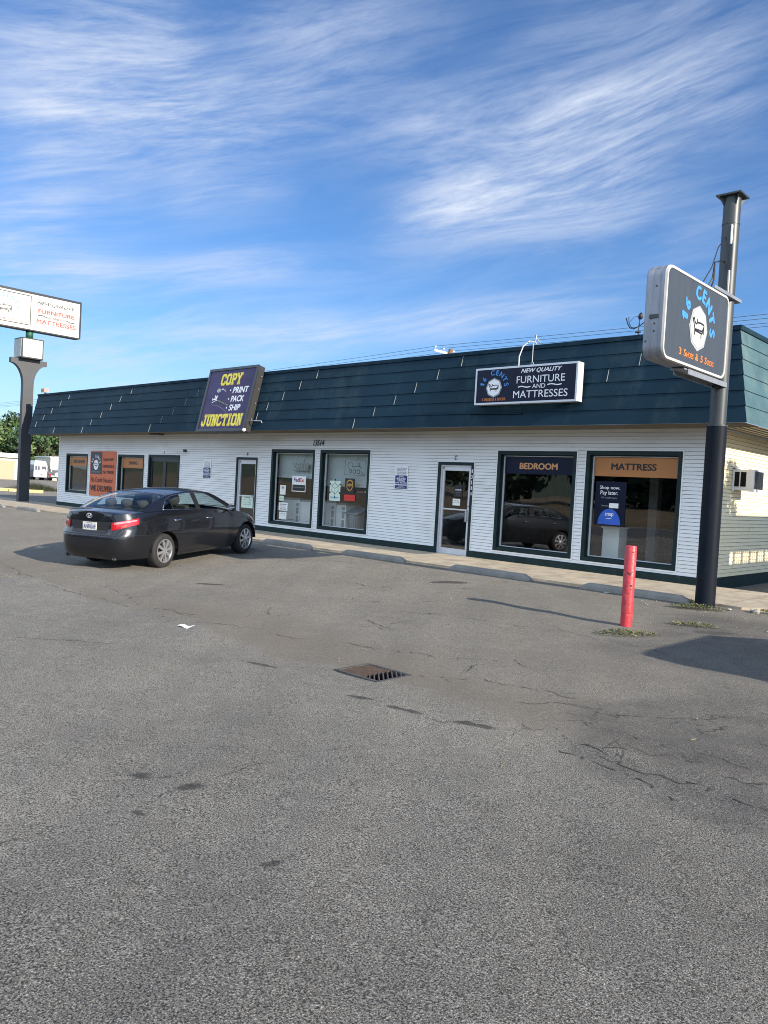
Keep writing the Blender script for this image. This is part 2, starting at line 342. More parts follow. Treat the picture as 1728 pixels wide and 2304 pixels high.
def put_arc(mb, pl, txt, cu, cv, rad, a0, a1, h, wd, m=0, w=0.003, **k):
    """letters standing on an arc from angle a0 to a1 (degrees), skipping spaces"""
    n = len(txt)
    for i, ch in enumerate(txt):
        if ch == ' ': continue
        a = R(a0+(a1-a0)*i/(n-1)); vs, fs = ONE if ch == '1' else glyphs(ch)
        if k.get('bold'): vs, fs, lay = embolden(vs, fs, k['bold'])
        else: lay = [0]*len(vs)
        xs = [x for x, y in vs]; ys = [y for x, y in vs]; x0, x1, y0, y1 = min(xs), max(xs), min(ys), max(ys)
        ww = min(wd, (x1-x0)/(y1-y0)*h)
        rx, ry = math.cos(a), math.sin(a)
        pts = []
        for (x, y), ly in zip(vs, lay):
            s = ((x-x0)/max(1e-6, x1-x0)-0.5)*ww; t = (y-y0)/(y1-y0)*h
            pts.append(pl.p(cu+rx*(rad+t)+ry*s, cv+ry*(rad+t)-rx*s, w+.00015*ly))
        mb.add(pts, fs, m)
def stroke(mb, pl, pts, wd, m=0, w=0.003, closed=False):
    P = [Vector((a, b)) for a, b in pts]; n = len(P)
    for i in range(n if closed else n-1):
        a, b = P[i], P[(i+1) % n]; d = (b-a)
        if d.length < 1e-6: continue
        d.normalize(); q = Vector((-d.y, d.x))*wd/2; e = d*wd*0.35
        c = [a-e+q, a-e-q, b+e-q, b+e+q]
        mb.quad(*[pl.p(x.x, x.y, w+i*1e-5) for x in (c[1], c[2], c[3], c[0])], m)
def rect(mb, pl, u0, v0, u1, v1, m=0, w=0.002): mb.quad(pl.p(u0,v0,w), pl.p(u1,v0,w), pl.p(u1,v1,w), pl.p(u0,v1,w), m)
def wave(u0, u1, v, amp, n=16): return [(u0+(u1-u0)*i/n, v+amp*math.sin(2*math.pi*i/n)) for i in range(n+1)]
def ngon(cu, cv, ru, rv, n=8, a0=90): return [(cu+ru*math.cos(R(a0+360*i/n)), cv+rv*math.sin(R(a0+360*i/n))) for i in range(n)]
def chaise(mb, pl, cu, cv, k, wd, m=0, w=0.006):
    """line drawing of a chaise longue"""
    L = [[(-.95,.45),(-.78,.55),(-.70,.42),(-.62,.30),(-.45,.22),(-.30,.28),(-.22,.42),(-.30,.50)],
         [(-.95,.45),(-.80,.25),(-.68,.05),(-.60,-.12)], [(-.20,.34),(.30,.38),(.75,.34)], [(.75,.34),(.80,.26),(.62,.0),(.45,-.10)],
         [(-.60,-.12),(-.1,-.10),(.45,-.10)], [(-.62,-.20),(-.1,-.22),(.42,-.24),(.55,-.22),(.82,.10)], [(-.58,-.2),(-.62,-.45)], [(.42,-.24),(.42,-.52)], [(.74,.0),(.76,-.22)]]
    for l in L: stroke(mb, pl, [(cu+a*k, cv+b*k) for a, b in l], wd, m, w)
SLAB = {  # blocky college letters on a 4 x 6 grid, as centre lines
 'C': [[(4,4.6),(4,5.2),(3.2,6),(.8,6),(0,5.2),(0,.8),(.8,0),(3.2,0),(4,.8),(4,1.4)]],
 'O': [[(0,.8),(0,5.2),(.8,6),(3.2,6),(4,5.2),(4,.8),(3.2,0),(.8,0),(0,.8)]],
 'P': [[(.6,0),(.6,6)],[(-.1,6),(3.2,6),(4,5.2),(4,3.7),(3.2,2.9),(.6,2.9)],[(-.2,0),(1.6,0)]],
 'Y': [[(0,6),(2,3.1),(4,6)],[(2,3.1),(2,0)],[(-.7,6),(.8,6)],[(3.2,6),(4.7,6)],[(1,0),(3,0)]],
 'J': [[(3.1,6),(3.1,.8),(2.4,0),(.8,0),(0,.8),(0,1.8)],[(1.9,6),(4.2,6)]],
 'U': [[(.5,6),(.5,.8),(1.3,0),(2.9,0),(3.6,.8),(3.6,6)],[(-.3,6),(1.3,6)],[(2.8,6),(4.4,6)]],
 'N': [[(.5,0),(.5,6),(3.6,0),(3.6,6)],[(-.3,6),(.9,6)],[(-.3,0),(1.3,0)],[(2.8,6),(4.4,6)]],
 'T': [[(2,0),(2,6)],[(0,4.9),(0,6),(4,6),(4,4.9)],[(1,0),(3,0)]],
 'I': [[(1.2,0),(1.2,6)],[(.2,6),(2.2,6)],[(.2,0),(2.2,0)]]}
def slab_text(mb, pl, txt, box, wd, m=0, w=0.004, gap=2.1):
    u0, v0, u1, v1 = box; ws = [2.4 if c == 'I' else 4.0 for c in txt]; tot = sum(ws)+gap*(len(txt)-1)
    su = (u1-u0)/tot; sv = (v1-v0)/6.0; x = 0
    for i, c in enumerate(txt):
        for l in SLAB[c]: stroke(mb, pl, [(u0+(x+a)*su, v0+b*sv) for a, b in l], wd, m, w+0.0001*i)
        x += ws[i]+gap

# ------------------------------------------------------------------ ground
GV = [-900, -1.0, 1.9, 2.45, 2.8, 3.4, 4.2, 4.9, 7.42, 9.6, 12, 16]; GZ = [-.09, -.09, -.09, -.035, -.04, -.075, -.105, -.117, -.232, -.27, -.24, -.17]
def gz(y): return float(np.interp(-y, GV, GZ))
def asphalt():
    m = bpy.data.materials.new('asphalt'); m.use_nodes = True; nt = m.node_tree; N = nt.nodes.new; L = nt.links.new
    b = nt.nodes['Principled BSDF']; b.inputs['Roughness'].default_value = 0.85; b.inputs['Specular IOR Level'].default_value = 0.35
    tc = N('ShaderNodeTexCoord'); vec = tc.outputs['Object']
    def attr(n):
        a = N('ShaderNodeAttribute'); a.attribute_name = n; return a.outputs['Fac']
    def noise(sc, det=4, ro=0.6, st=None):
        v = vec
        if st:
            mp = N('ShaderNodeMapping'); L(vec, mp.inputs[0]); mp.inputs['Scale'].default_value = st; v = mp.outputs[0]
        n = N('ShaderNodeTexNoise'); L(v, n.inputs['Vector']); n.inputs['Scale'].default_value = sc; n.inputs['Detail'].default_value = det; n.inputs['Roughness'].default_value = ro
        return n.outputs['Fac']
    def mth(op, a, b_=None, c=None, clamp=False):
        n = N('ShaderNodeMath'); n.operation = op; n.use_clamp = clamp
        for i, x in enumerate((a, b_, c)):
            if x is None: continue
            if isinstance(x, (int, float)): n.inputs[i].default_value = x
            else: L(x, n.inputs[i])
        return n.outputs[0]
    def mr(x, a, b_, c=0.0, d=1.0, smooth=False):
        n = N('ShaderNodeMapRange'); L(x, n.inputs[0]); n.inputs[1].default_value = a; n.inputs[2].default_value = b_; n.inputs[3].default_value = c; n.inputs[4].default_value = d
        if smooth: n.interpolation_type = 'SMOOTHSTEP'
        return n.outputs[0]
    def mix(f, a, b_):
        n = N('ShaderNodeMix'); n.data_type = 'RGBA'
        L(f, n.inputs[0])
        for i, x in ((6, a), (7, b_)):
            if isinstance(x, tuple): n.inputs[i].default_value = (*x, 1)
            else: L(x, n.inputs[i])
        return n.outputs[2]
    def vor(sc, feat='F1'):
        v = N('ShaderNodeTexVoronoi'); L(vec, v.inputs['Vector']); v.inputs['Scale'].default_value = sc; v.feature = feat
        return v
    v1 = vor(135); v2 = vor(60)
    sx = N('ShaderNodeSeparateColor'); L(v1.outputs['Color'], sx.inputs[0])
    sy = N('ShaderNodeSeparateColor'); L(v2.outputs['Color'], sy.inputs[0])
    rv = sx.outputs[0]
    # aggregate: each stone its own grey, pits of bitumen between, a few pale chips
    stone = mr(rv, 0, 1, 0.74, 1.24)
    pn = noise(112, 3, 0.66)
    pit = mth('MULTIPLY', mr(pn, 0.37, 0.52, 0.10, 1.0, True), mr(pn, 0.55, 0.75, 1.0, 1.32))
    chip = mth('GREATER_THAN', sy.outputs[1], 0.958)
    chip = mth('MULTIPLY', chip, mr(v2.outputs['Distance'], 0.15, 0.32, 1.0, 0.0))
    big = mr(noise(0.42, 6, 0.62), 0.3, 0.7, 0.80, 1.17)
    mid = mr(noise(5.0, 6, 0.7), 0.25, 0.75, 0.86, 1.14)
    g = mth('MULTIPLY', mth('MULTIPLY', stone, pit), mth('MULTIPLY', big, mid))
    gcol = N('ShaderNodeCombineColor')
    L(mth('MULTIPLY', g, ASPH[0]), gcol.inputs[0]); L(mth('MULTIPLY', g, ASPH[1]), gcol.inputs[1]); L(mth('MULTIPLY', g, ASPH[2]), gcol.inputs[2])
    col = gcol.outputs[0]
    # pale chips
    col = mix(chip, col, (0.42, 0.40, 0.35))
    # dust
    dn = mr(noise(1.6, 7, 0.68), 0.28, 0.72, 0.35, 1.3)
    dn2 = mr(noise(22, 4, 0.6), 0.3, 0.7, 0.55, 1.2)
    df = mth('MULTIPLY', mth('MULTIPLY', attr('dirt'), mth('MULTIPLY', dn, dn2)), 1.0, clamp=True)
    dust = mix(mr(noise(40, 3), 0.3, 0.7), (0.150, 0.130, 0.103), (0.235, 0.207, 0.168))
    col = mix(mth('MULTIPLY', df, 0.88), col, dust)
    # coarse dark patch and drips
    dk = mth('MULTIPLY', attr('dark'), mr(noise(2.3, 6, 0.65), 0.3, 0.65, 0.4, 1.2), clamp=True)
    col = mix(dk, col, mix(mr(rv, 0.2, 0.9), (0.020, 0.020, 0.022), (0.105, 0.104, 0.103)))
    ol = mth('MULTIPLY', mr(mth('ADD', attr('oil'), mth('MULTIPLY', mth('SUBTRACT', noise(20, 6, 0.75), 0.5), 1.3)), 0.30, 0.78, 0.0, 1.0, True), mth('MINIMUM', mth('MULTIPLY', attr('oil'), 1.5), 1.0))
    col = mix(mth('MULTIPLY', ol, 0.82), col, mix(rv, (0.020, 0.019, 0.018), (0.060, 0.058, 0.054)))
    L(col, b.inputs['Base Color'])
    h = mth('ADD', mth('MULTIPLY', v1.outputs['Distance'], -0.5), mth('MULTIPLY', mr(pn, 0.34, 0.56), 1.0))
    bp = N('ShaderNodeBump'); bp.inputs['Strength'].default_value = 1.0; bp.inputs['Distance'].default_value = 0.009
    L(h, bp.inputs['Height']); L(bp.outputs[0], b.inputs['Normal'])
    MAT['asphalt'] = m
ASPH = (0.256, 0.241, 0.212)
asphalt()
def ground():
    xs = np.concatenate([[-1500, -700, -350, -200, -140, -110, -85, -65, -50, -40, -30, -22, -18], np.arange(-15, 8.001, 0.05), [10, 14, 20, 30, 50, 90, 160, 350, 700, 1500]])
    ys = np.concatenate([[-1500, -700, -350, -200, -120, -80, -55, -40, -30, -24, -20, -17.5], np.arange(-16, -1.9, 0.05), [-1.5, -0.5, 1, 3, 6, 10, 16, 24, 34, 46, 60, 80, 120, 200, 400, 800, 1500]])
    X, Y = np.meshgrid(xs, ys); Z = np.interp(-Y, GV, GZ)
    rg = np.random.RandomState(3)
    near = (X > -15) & (X < 8) & (Y > -16) & (Y < -2.3)
    wob = (0.010*np.sin(1.3*X+0.7*Y)+0.008*np.sin(2.9*Y-1.1*X+1)+0.005*np.sin(6.1*X+4.3*Y))*np.clip((X+15)/3, 0, 1)*np.clip((8-X)/1.5, 0, 1)*np.clip((Y+16)/2, 0, 1)*np.clip((-2.6-Y)/1.5, 0, 1)
    Z = Z+np.where(near, wob, 0)
    # the lot dishes a little towards the grate
    Z = Z-0.006*np.exp(-(((X-0.5)/1.3)**2+((Y+9.6)/1.1)**2))
    # opening under the grate
    global SURF
    SURF = lambda x, y: float(np.interp(-y, GV, GZ)+(0.010*math.sin(1.3*x+0.7*y)+0.008*math.sin(2.9*y-1.1*x+1)+0.005*math.sin(6.1*x+4.3*y))*min(1, max(0, (x+15)/3))*min(1, max(0, (8-x)/1.5))*min(1, max(0, (y+16)/2))*min(1, max(0, (-2.6-y)/1.5))*(1 if (-15 < x < 8 and -16 < y < -2.6) else 0)-0.006*math.exp(-(((x-0.5)/1.3)**2+((y+9.6)/1.1)**2)))
    nx, ny = len(xs), len(ys)
    vs = np.stack([X, Y, Z], -1).reshape(-1, 3)
    i = np.arange(nx*ny).reshape(ny, nx)
    q = np.stack([i[:-1, :-1], i[:-1, 1:], i[1:, 1:], i[1:, :-1]], -1).reshape(-1, 4)
    cx = vs[q].mean(1)
    keep = ~((cx[:, 0] > 0.235) & (cx[:, 0] < 0.785) & (cx[:, 1] > -9.885) & (cx[:, 1] < -9.415))
    q = q[keep]
    me = bpy.data.meshes.new('parking_lot'); me.vertices.add(len(vs)); me.vertices.foreach_set('co', vs.ravel())
    me.loops.add(len(q)*4); me.loops.foreach_set('vertex_index', q.ravel().astype(np.int32))
    me.polygons.add(len(q)); me.polygons.foreach_set('loop_start', np.arange(0, len(q)*4, 4, dtype=np.int32))
    me.update(); me.validate(); me.materials.append(M['asphalt']); me.polygons.foreach_set('use_smooth', [True]*len(me.polygons))
    x, y = vs[:, 0], vs[:, 1]
    sm = lambda t: np.clip(t, 0, 1)**2*(3-2*np.clip(t, 0, 1))
    w1 = 0.18*np.sin(1.7*x)+0.10*np.sin(4.3*x+1)+0.05*np.sin(11*x)
    edge = -9.85+w1*0.7
    dirt = 0.42*sm((y-edge)/0.25)*sm((9-x)/6)
    band = sm((y-edge)/0.12)*sm((edge+1.5-0.4*np.sin(0.8*x)-y)/1.2)*sm((2.6-x)/1.2)
    dirt = dirt+0.75*band+0.45*np.exp(-(((x-0.3)/1.5)**2+((y+9.2)/0.8)**2))
    dirt += 0.7*np.exp(-(((x-2.3)/0.9)**2+((y+9.5)/0.55)**2))
    dirt += 0.55*np.exp(-((y+2.45)/0.22)**2)*(x < 3)+0.6*np.exp(-(((x-1.3)/1.0)**2+((y+3.2)/0.7)**2))
    dirt = np.where(x < -16, 0.55, dirt)
    dirt = np.where((x < -45) | (y < -30), 1.0, dirt)
    dark = 0.50*sm((x-2.45-0.25*np.sin(3*y))/0.35)*sm((y+10.45+0.35*np.sin(2*x))/0.35)*sm((-6.6-y)/1.2)
    dark = np.maximum(dark, 0.45*sm((x-0.9-0.2*np.sin(2*y))/0.6)*sm((y+7.2)/0.8)*sm((-3.0-y)/0.6))
    dark = np.maximum(dark, 0.25*sm((x-1.5)/2)*sm((-10.2-y)/1.5))
    oil = np.zeros(len(vs))
    ex = np.array([0.7235, 0.6881])                                  # long axis of most drips
    def blob(cx, cy, a, b_, s=1.0, ang=None):
        e = ex if ang is None else np.array([math.cos(R(ang)), math.sin(R(ang))])
        u = (x-cx)*e[0]+(y-cy)*e[1]; v = -(x-cx)*e[1]+(y-cy)*e[0]
        d = (u/a)**2+(v/b_)**2; oil[:] = np.maximum(oil, s*np.clip(1.6-d*1.1, 0, 1))
    for c in ((-5.37,-7.59,.26,.10,.9),(-.36,-10.34,.22,.055,.8,20),(1.64,-12.77,.075,.065,.8),(1.76,-12.68,.07,.04,.6),(1.98,-12.65,.085,.06,.85),(2.12,-13.05,.05,.045,.9),(3.0,-12.87,.055,.04,.95),
              (1.11,-10.43,.17,.05,.8,15),(1.6,-10.40,.20,.05,.8,12),(1.95,-10.39,.16,.035,.7,10),(2.21,-10.25,.20,.05,.9,12),(-3.11,-3.97,.42,.17,.75),(-2.4,-4.3,.22,.06,.6),(-6.3,-3.6,.3,.12,.5),(-2.0,-5.9,.14,.05,.5),
              (1.2,-11.6,.05,.03,.6),(.4,-11.2,.04,.03,.6),(2.6,-11.4,.05,.03,.6),(-1.0,-12.0,.05,.03,.6),(.9,-13.3,.05,.03,.5),(2.5,-13.9,.03,.025,.6),(1.0,-4.6,.25,.12,.3),(1.9,-4.6,.35,.15,.6)): blob(*c)
    def line(pts, wd, s):
        for (ax, ay), (bx, by) in zip(pts[:-1], pts[1:]):
            t = np.clip(((x-ax)*(bx-ax)+(y-ay)*(by-ay))/((bx-ax)**2+(by-ay)**2), 0, 1)
            d = np.hypot(x-ax-t*(bx-ax), y-ay-t*(by-ay)); oil[:] = np.maximum(oil, s*np.clip(1.3-d/wd, 0, 1))
    line([(2.07,-13.9),(2.05,-13.5),(1.96,-12.6),(1.97,-11.7),(2.03,-10.4),(2.3,-9.95)], .06, .40)
    line([(-2.68,-11.97),(-1.65,-11.02),(-1.0,-10.7)], .035, .30)
    if 0: line([(2.05,-9.3),(2.5,-8.95),(2.79,-9.0),(3.1,-8.6)], .05, .75)
    if 0: line([(2.4,-9.9),(2.85,-9.95),(3.2,-9.97),(3.6,-10.1),(4.2,-10.0),(4.8,-10.3)], .06, .75)
    if 0: line([(2.75,-9.5),(3.1,-9.45),(3.5,-9.6)], .05, .65)
    line([(-6,-9.1),(-4.2,-9.4),(-2.6,-9.2),(-1.0,-8.6),(.5,-8.4),(2.0,-8.0)], .03, .20)
    line([(-4.0,-7.9),(-2.4,-7.4),(-1.0,-7.6),(0.6,-7.1)], .03, .14)
    line([(.75,-9.35),(1.5,-8.95),(2.4,-8.8)], .05, .22)
    for nme, a in (('dirt', dirt), ('dark', dark), ('oil', oil)):
        at = me.attributes.new(nme, 'FLOAT', 'POINT'); at.data.foreach_set('value', np.ascontiguousarray(a, dtype=np.float32))
    o = bpy.data.objects.new('parking_lot', me); C.objects.link(o); tag(o, 'worn grey asphalt car park with dusty streaks and dark drips', 'ground', kind='structure')
ground()
def cracks():
    mb = MB(); rg = random.Random(31)
    def crack(pts, w, jag=.05, gap=.0, br=0.0, step=.05):
        P = []
        for (ax, ay), (bx, by) in zip(pts[:-1], pts[1:]):
            n = max(2, int(math.hypot(bx-ax, by-ay)/step))
            for i in range(n): P.append((ax+(bx-ax)*i/n, ay+(by-ay)*i/n))
        P.append(pts[-1]); ox = oy = 0.0; Q = []
        for x, y in P:
            ox = ox*.75+rg.gauss(0, jag*.45); oy = oy*.75+rg.gauss(0, jag*.45); Q.append((x+ox, y+oy, w*rg.uniform(.25, 1.25)))
        on = True
        for i in range(len(Q)-1):
            if rg.random() < gap: on = not on
            if not on and rg.random() < .8: continue
            (x0, y0, w0), (x1, y1, w1) = Q[i], Q[i+1]; d = Vector((x1-x0, y1-y0, 0))
            if d.length < 1e-5: continue
            n = Vector((-d.y, d.x, 0)).normalized()
            z0, z1 = SURF(x0, y0)+.0045, SURF(x1, y1)+.0045
            mb.quad((x0-n.x*w0, y0-n.y*w0, z0), (x1-n.x*w1, y1-n.y*w1, z1), (x1+n.x*w1, y1+n.y*w1, z1), (x0+n.x*w0, y0+n.y*w0, z0))
            if rg.random() < br:
                a = rg.uniform(0, 6.28); L_ = rg.uniform(.1, .45); crack([(x1, y1), (x1+L_*math.cos(a), y1+L_*math.sin(a))], w*.6, jag, gap, 0)
    crack([(2.62,-9.75),(2.9,-9.92),(3.2,-9.97),(3.6,-10.08),(4.1,-10.0),(4.9,-10.3)], .006, .09, .16, .14)
    crack([(2.05,-9.3),(2.5,-8.95),(2.79,-9.0),(3.1,-8.6),(3.3,-8.2)], .005, .09, .16, .14)
    crack([(2.75,-9.5),(3.1,-9.45),(3.5,-9.6),(4.2,-9.5)], .005, .09, .2, .2)
    crack([(2.9,-10.2),(3.4,-10.25),(3.9,-10.4)], .008, .05, .15, .1)
    for i in range(16):
        x, y = rg.uniform(2.5, 4.6), rg.uniform(-10.4, -8.4); a = rg.uniform(0, 6.28); L_ = rg.uniform(.15, .6); crack([(x, y), (x+L_*math.cos(a), y+L_*math.sin(a))], rg.uniform(.003, .006), .05, .2, .1)
    crack([(2.07,-13.9),(2.05,-13.5),(1.96,-12.6),(1.97,-11.7),(2.03,-10.4),(2.3,-9.95)], .0035, .03, .12, .02)
    crack([(-2.68,-11.97),(-1.65,-11.02),(-1.0,-10.7)], .005, .03, .05, 0)
    crack([(-6,-9.1),(-4.2,-9.5),(-2.6,-9.6),(-1.0,-9.1),(.2,-8.7),(1.2,-8.2)], .006, .07, .2, .05)
    crack([(.85,-9.35),(1.5,-8.95),(2.3,-8.8)], .007, .06, .15, .08); crack([(-1.9,-6.9),(-.6,-6.55),(1.0,-6.2),(2.0,-6.3)], .005, .05, .2, .04); crack([(-9.5,-9.4),(-7.2,-9.75),(-5.0,-9.8),(-3.0,-9.85)], .007, .05, .12, .03)
    for i in range(26):
        x, y = rg.uniform(-7, 3.5), rg.uniform(-9.6, -3.2); a = rg.uniform(0, 6.28); L_ = rg.uniform(.12, .5); crack([(x, y), (x+L_*math.cos(a), y+L_*math.sin(a))], rg.uniform(.003, .007), .05, .2, .0)
    o = mb.build('asphalt_cracks', ['crack_black']); tag(o, 'thin jagged cracks running through the asphalt', 'cracks', kind='structure')
cracks()

def sidewalk():
    mb = MB('concrete', 'soil')
    rg = random.Random(2)
    fx = [-60,-45,-30,-26,-20,-15,-10,-6,-2,0,1.55]; fy = [-3.3,-3.1,-2.95,-2.85,-2.65,-2.50,-2.42,-2.42,-2.42,-2.42,-2.42]
    xs = [-60, -45]+[-30+0.35*i for i in range(0, 91)]
    pts = []
    for x in xs: pts.append((x, float(np.interp(x, fx, fy))+rg.uniform(-.018, .018)))
    pts += [(1.75, -2.2), (2.05, -2.0), (3.2, -1.9), (8, -1.9)]
    top = [(x, y, 0) for x, y in pts]; n = len(top)
    for i in range(n-1):
        a, b = top[i], top[i+1]
        mb.quad(a, b, (b[0], 0.3, 0), (a[0], 0.3, 0), 0)
        mb.quad((a[0], a[1], -.14), (b[0], b[1], -.14), b, a, 0)
    for k in range(16):
        x = 1.2-2.4*k; yf = float(np.interp(x, fx, fy))
        mb.quad((x-.006, yf+.02, .002), (x+.006, yf+.02, .002), (x+.006, 0, .002), (x-.006, 0, .002), 1)
    o = mb.build('sidewalk'); tag(o, 'pale concrete pavement strip along the shop front', 'pavement', kind='structure')
sidewalk()

# ------------------------------------------------------------------ shop building
B = thing('shop_building', 'long single-storey white clapboard shop building with dark green mansard roof', 'building', (-14, 0, 0))
LAP = 0.0762
def siding(mb, z0, z1, a0, a1, openings, put):
    """clapboards from z0 to z1 between a0 and a1; put(a, out, z) maps to the wall"""
    xs = sorted(set([a0, a1]+[e for o in openings for e in (o[0], o[1]) if a0 < e < a1]))
    rg = random.Random(5)
    k = 0; z = z0
    while z < z1-1e-4:
        zt = min(z+LAP, z1)
        for xa, xb in zip(xs[:-1], xs[1:]):
            xm = (xa+xb)/2; segs = [(z, zt)]
            for o in openings:
                if o[0] < xm < o[1]:
                    ns = []
                    for s0, s1 in segs:
                        if o[3] <= s0 or o[2] >= s1: ns.append((s0, s1)); continue
                        if o[2] > s0: ns.append((s0, o[2]))
                        if o[3] < s1: ns.append((o[3], s1))
                    segs = ns
            for s0, s1 in segs:
                if s1-s0 < 1e-4: continue
                g = 0.0095 if s1 == zt else 0.0
                y0 = 0.016*(1-(s0-z)/LAP); y1 = 0.016*(1-(s1-g-z)/LAP)+0.0005
                mb.quad(put(xa, y0, s0), put(xb, y0, s0), put(xb, y1, s1-g), put(xa, y1, s1-g))
                if g: mb.quad(put(xa, y1, s1-g), put(xb, y1, s1-g), put(xb, 0.0, s1), put(xa, 0.0, s1), 1)  # darker strip under each lap: its shadow line put into the colour
                if s0 == z: mb.quad(put(xa, 0, s0), put(xb, 0, s0), put(xb, y0, s0), put(xa, y0, s0))
        # butt joint of two boards
        if rg.random() < 0.8:
            xj = rg.uniform(a0+.3, a1-.3)
            if not any(o[0]-.1 < xj < o[1]+.1 and o[2]-.1 < z < o[3]+.1 for o in openings):
                mb.prism([put(xj, .0165, z), put(xj+.012, .0165, z), put(xj+.012, .004, zt), put(xj, .004, zt)], tuple(Vector(put(0, .003, 0))-Vector(put(0, 0, 0))))
        z = zt; k += 1
WIN = {'rec': (-27.74,-25.72,.60,2.275), 'din': (-23.175,-21.15,.60,2.28), 'c1': (-13.50,-11.47,.25,2.55), 'c2': (-11.24,-9.21,.25,2.55), 'bed': (-5.005,-2.93,.235,2.57), 'mat': (-2.70,-.605,.23,2.59)}
DOOR = {'dd': (-20.84,-18.72,0,2.30), 'a': (-15.31,-14.18,0,2.28), 'c': (-6.80,-5.685,0,2.28)}
OPN = [(a+.03, b-.03, c+.03, d-.03) for a, b, c, d in WIN.values()]+[(a+.03, b-.03, -1, d-.03) for a, b, c, d in DOOR.values()]
ZS, ZE = 0.155, 3.05
mb = MB(); siding(mb, ZS, ZE, -28.5, 0.0, OPN, lambda a, o, z: (a, -o, z)); FW = part('wall', mb, ['siding_white', 'siding_lap_shade'], B)
# corner boards
mb = MB(); mb.box((-28.52,-.022,ZS), (-28.44,-.001,ZE)); mb.box((-.055,-.024,ZS), (.022,-.001,ZE)); part('corner_board', mb, ['edge_white'], B)
mb = MB(); siding(mb, ZS, ZE, 0.0, 14.0, [], lambda a, o, z: (o, a, z)); part('wall', mb, ['siding_cream', 'siding_lap_shade'], B, label='sunlit cream side wall')
mb = MB(); mb.box((.0,-.002,ZS), (.024,.06,ZE)); part('corner_board', mb, ['edge_white'], B)
mb = MB(); mb.box((-28.5,.0,0),(-28.3,14,3.05)); mb.box((-28.3,13.8,0),(-.02,14,3.05)); mb.box((-.03,.2,0),(-.004,13.8,3.05)); part('wall', mb, ['siding_white'], B)
# green skirting board, broken at the doors
mb = MB(); x = -28.53
for d in sorted(DOOR.values())+[(.0,.0)]:
    mb.box((x,-.032,-.02), (d[0] if d[0] else .03,-.003,ZS)); x = d[1]
mb.box((.0,-.003,-.10), (.033,14.0,ZS-.003)); part('skirting', mb, ['skirt_green'], B)
# inner shell
mb = MB(); mb.box((-28.3,.14,.0),(-.04,13.7,.006)); part('floor', mb, ['carpet'], B)
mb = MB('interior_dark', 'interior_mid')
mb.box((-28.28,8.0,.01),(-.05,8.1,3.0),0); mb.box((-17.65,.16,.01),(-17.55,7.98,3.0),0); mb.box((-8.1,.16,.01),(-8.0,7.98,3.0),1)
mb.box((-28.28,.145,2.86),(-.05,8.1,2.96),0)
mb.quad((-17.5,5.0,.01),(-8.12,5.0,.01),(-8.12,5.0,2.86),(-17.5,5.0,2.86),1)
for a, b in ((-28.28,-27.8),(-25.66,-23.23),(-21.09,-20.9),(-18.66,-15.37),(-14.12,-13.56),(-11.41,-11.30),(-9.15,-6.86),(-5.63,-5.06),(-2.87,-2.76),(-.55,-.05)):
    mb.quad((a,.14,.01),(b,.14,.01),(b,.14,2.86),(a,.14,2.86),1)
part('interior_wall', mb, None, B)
# ---- windows
def window(k, sill_white=True):
    x0, x1, z0, z1 = WIN[k]; t = .085
    mb = MB(); yo, yi = -.030, .13
    mb.box((x0,yo,z1-t),(x1,yi,z1)); mb.box((x0,yo,z0),(x1,yi,z0+t)); mb.box((x0,yo,z0+t),(x0+t,yi,z1-t)); mb.box((x1-t,yo,z0+t),(x1,yi,z1-t))
    s = .022
    mb.box((x0+t,.03,z0+t),(x1-t,.128,z0+t+s)); mb.box((x0+t,.05,z1-t-s),(x1-t,.128,z1-t)); mb.box((x0+t,.05,z0+t+s),(x0+t+s,.128,z1-t-s)); mb.box((x1-t-s,.05,z0+t+s),(x1-t,.128,z1-t-s))
    w = part('window', mb, ['trim_green'], B)
    a, b, c, d = x0+t+s, x1-t-s, z0+t+s, z1-t-s
    mb = MB(); f = .030
    mb.box((a,.085,d-f*.5),(b,.126,d)); mb.box((a,.085,c),(b,.126,c+f*.5)); mb.box((a,.085,c+f*.5),(a+f,.126,d-f*.5)); mb.box((b-f*.6,.085,c+f*.5),(b,.126,d-f*.5)); part('frame', mb, ['alu_painted'], w)
    mb = MB(); mb.quad((a+.004,.106,c+.004),(b-.004,.106,c+.004),(b-.004,.106,d-.004),(a+.004,.106,d-.004)); part('pane', mb, ['shop_glass'], w)
    mb = MB(); e = .02
    mb.box((x0-e,-.026,z1),(x1+e,-.002,z1+e)); mb.box((x0-e,-.026,z0-.03),(x1+e,-.002,z0)); mb.box((x0-e,-.026,z0),(x0,-.002,z1)); mb.box((x1,-.026,z0),(x1+e,-.002,z1)); part('edge_trim', mb, ['edge_white'], w)
    return a+f, b-f*.6, c+f, d-f*.5
CL = {k: window(k) for k in WIN}
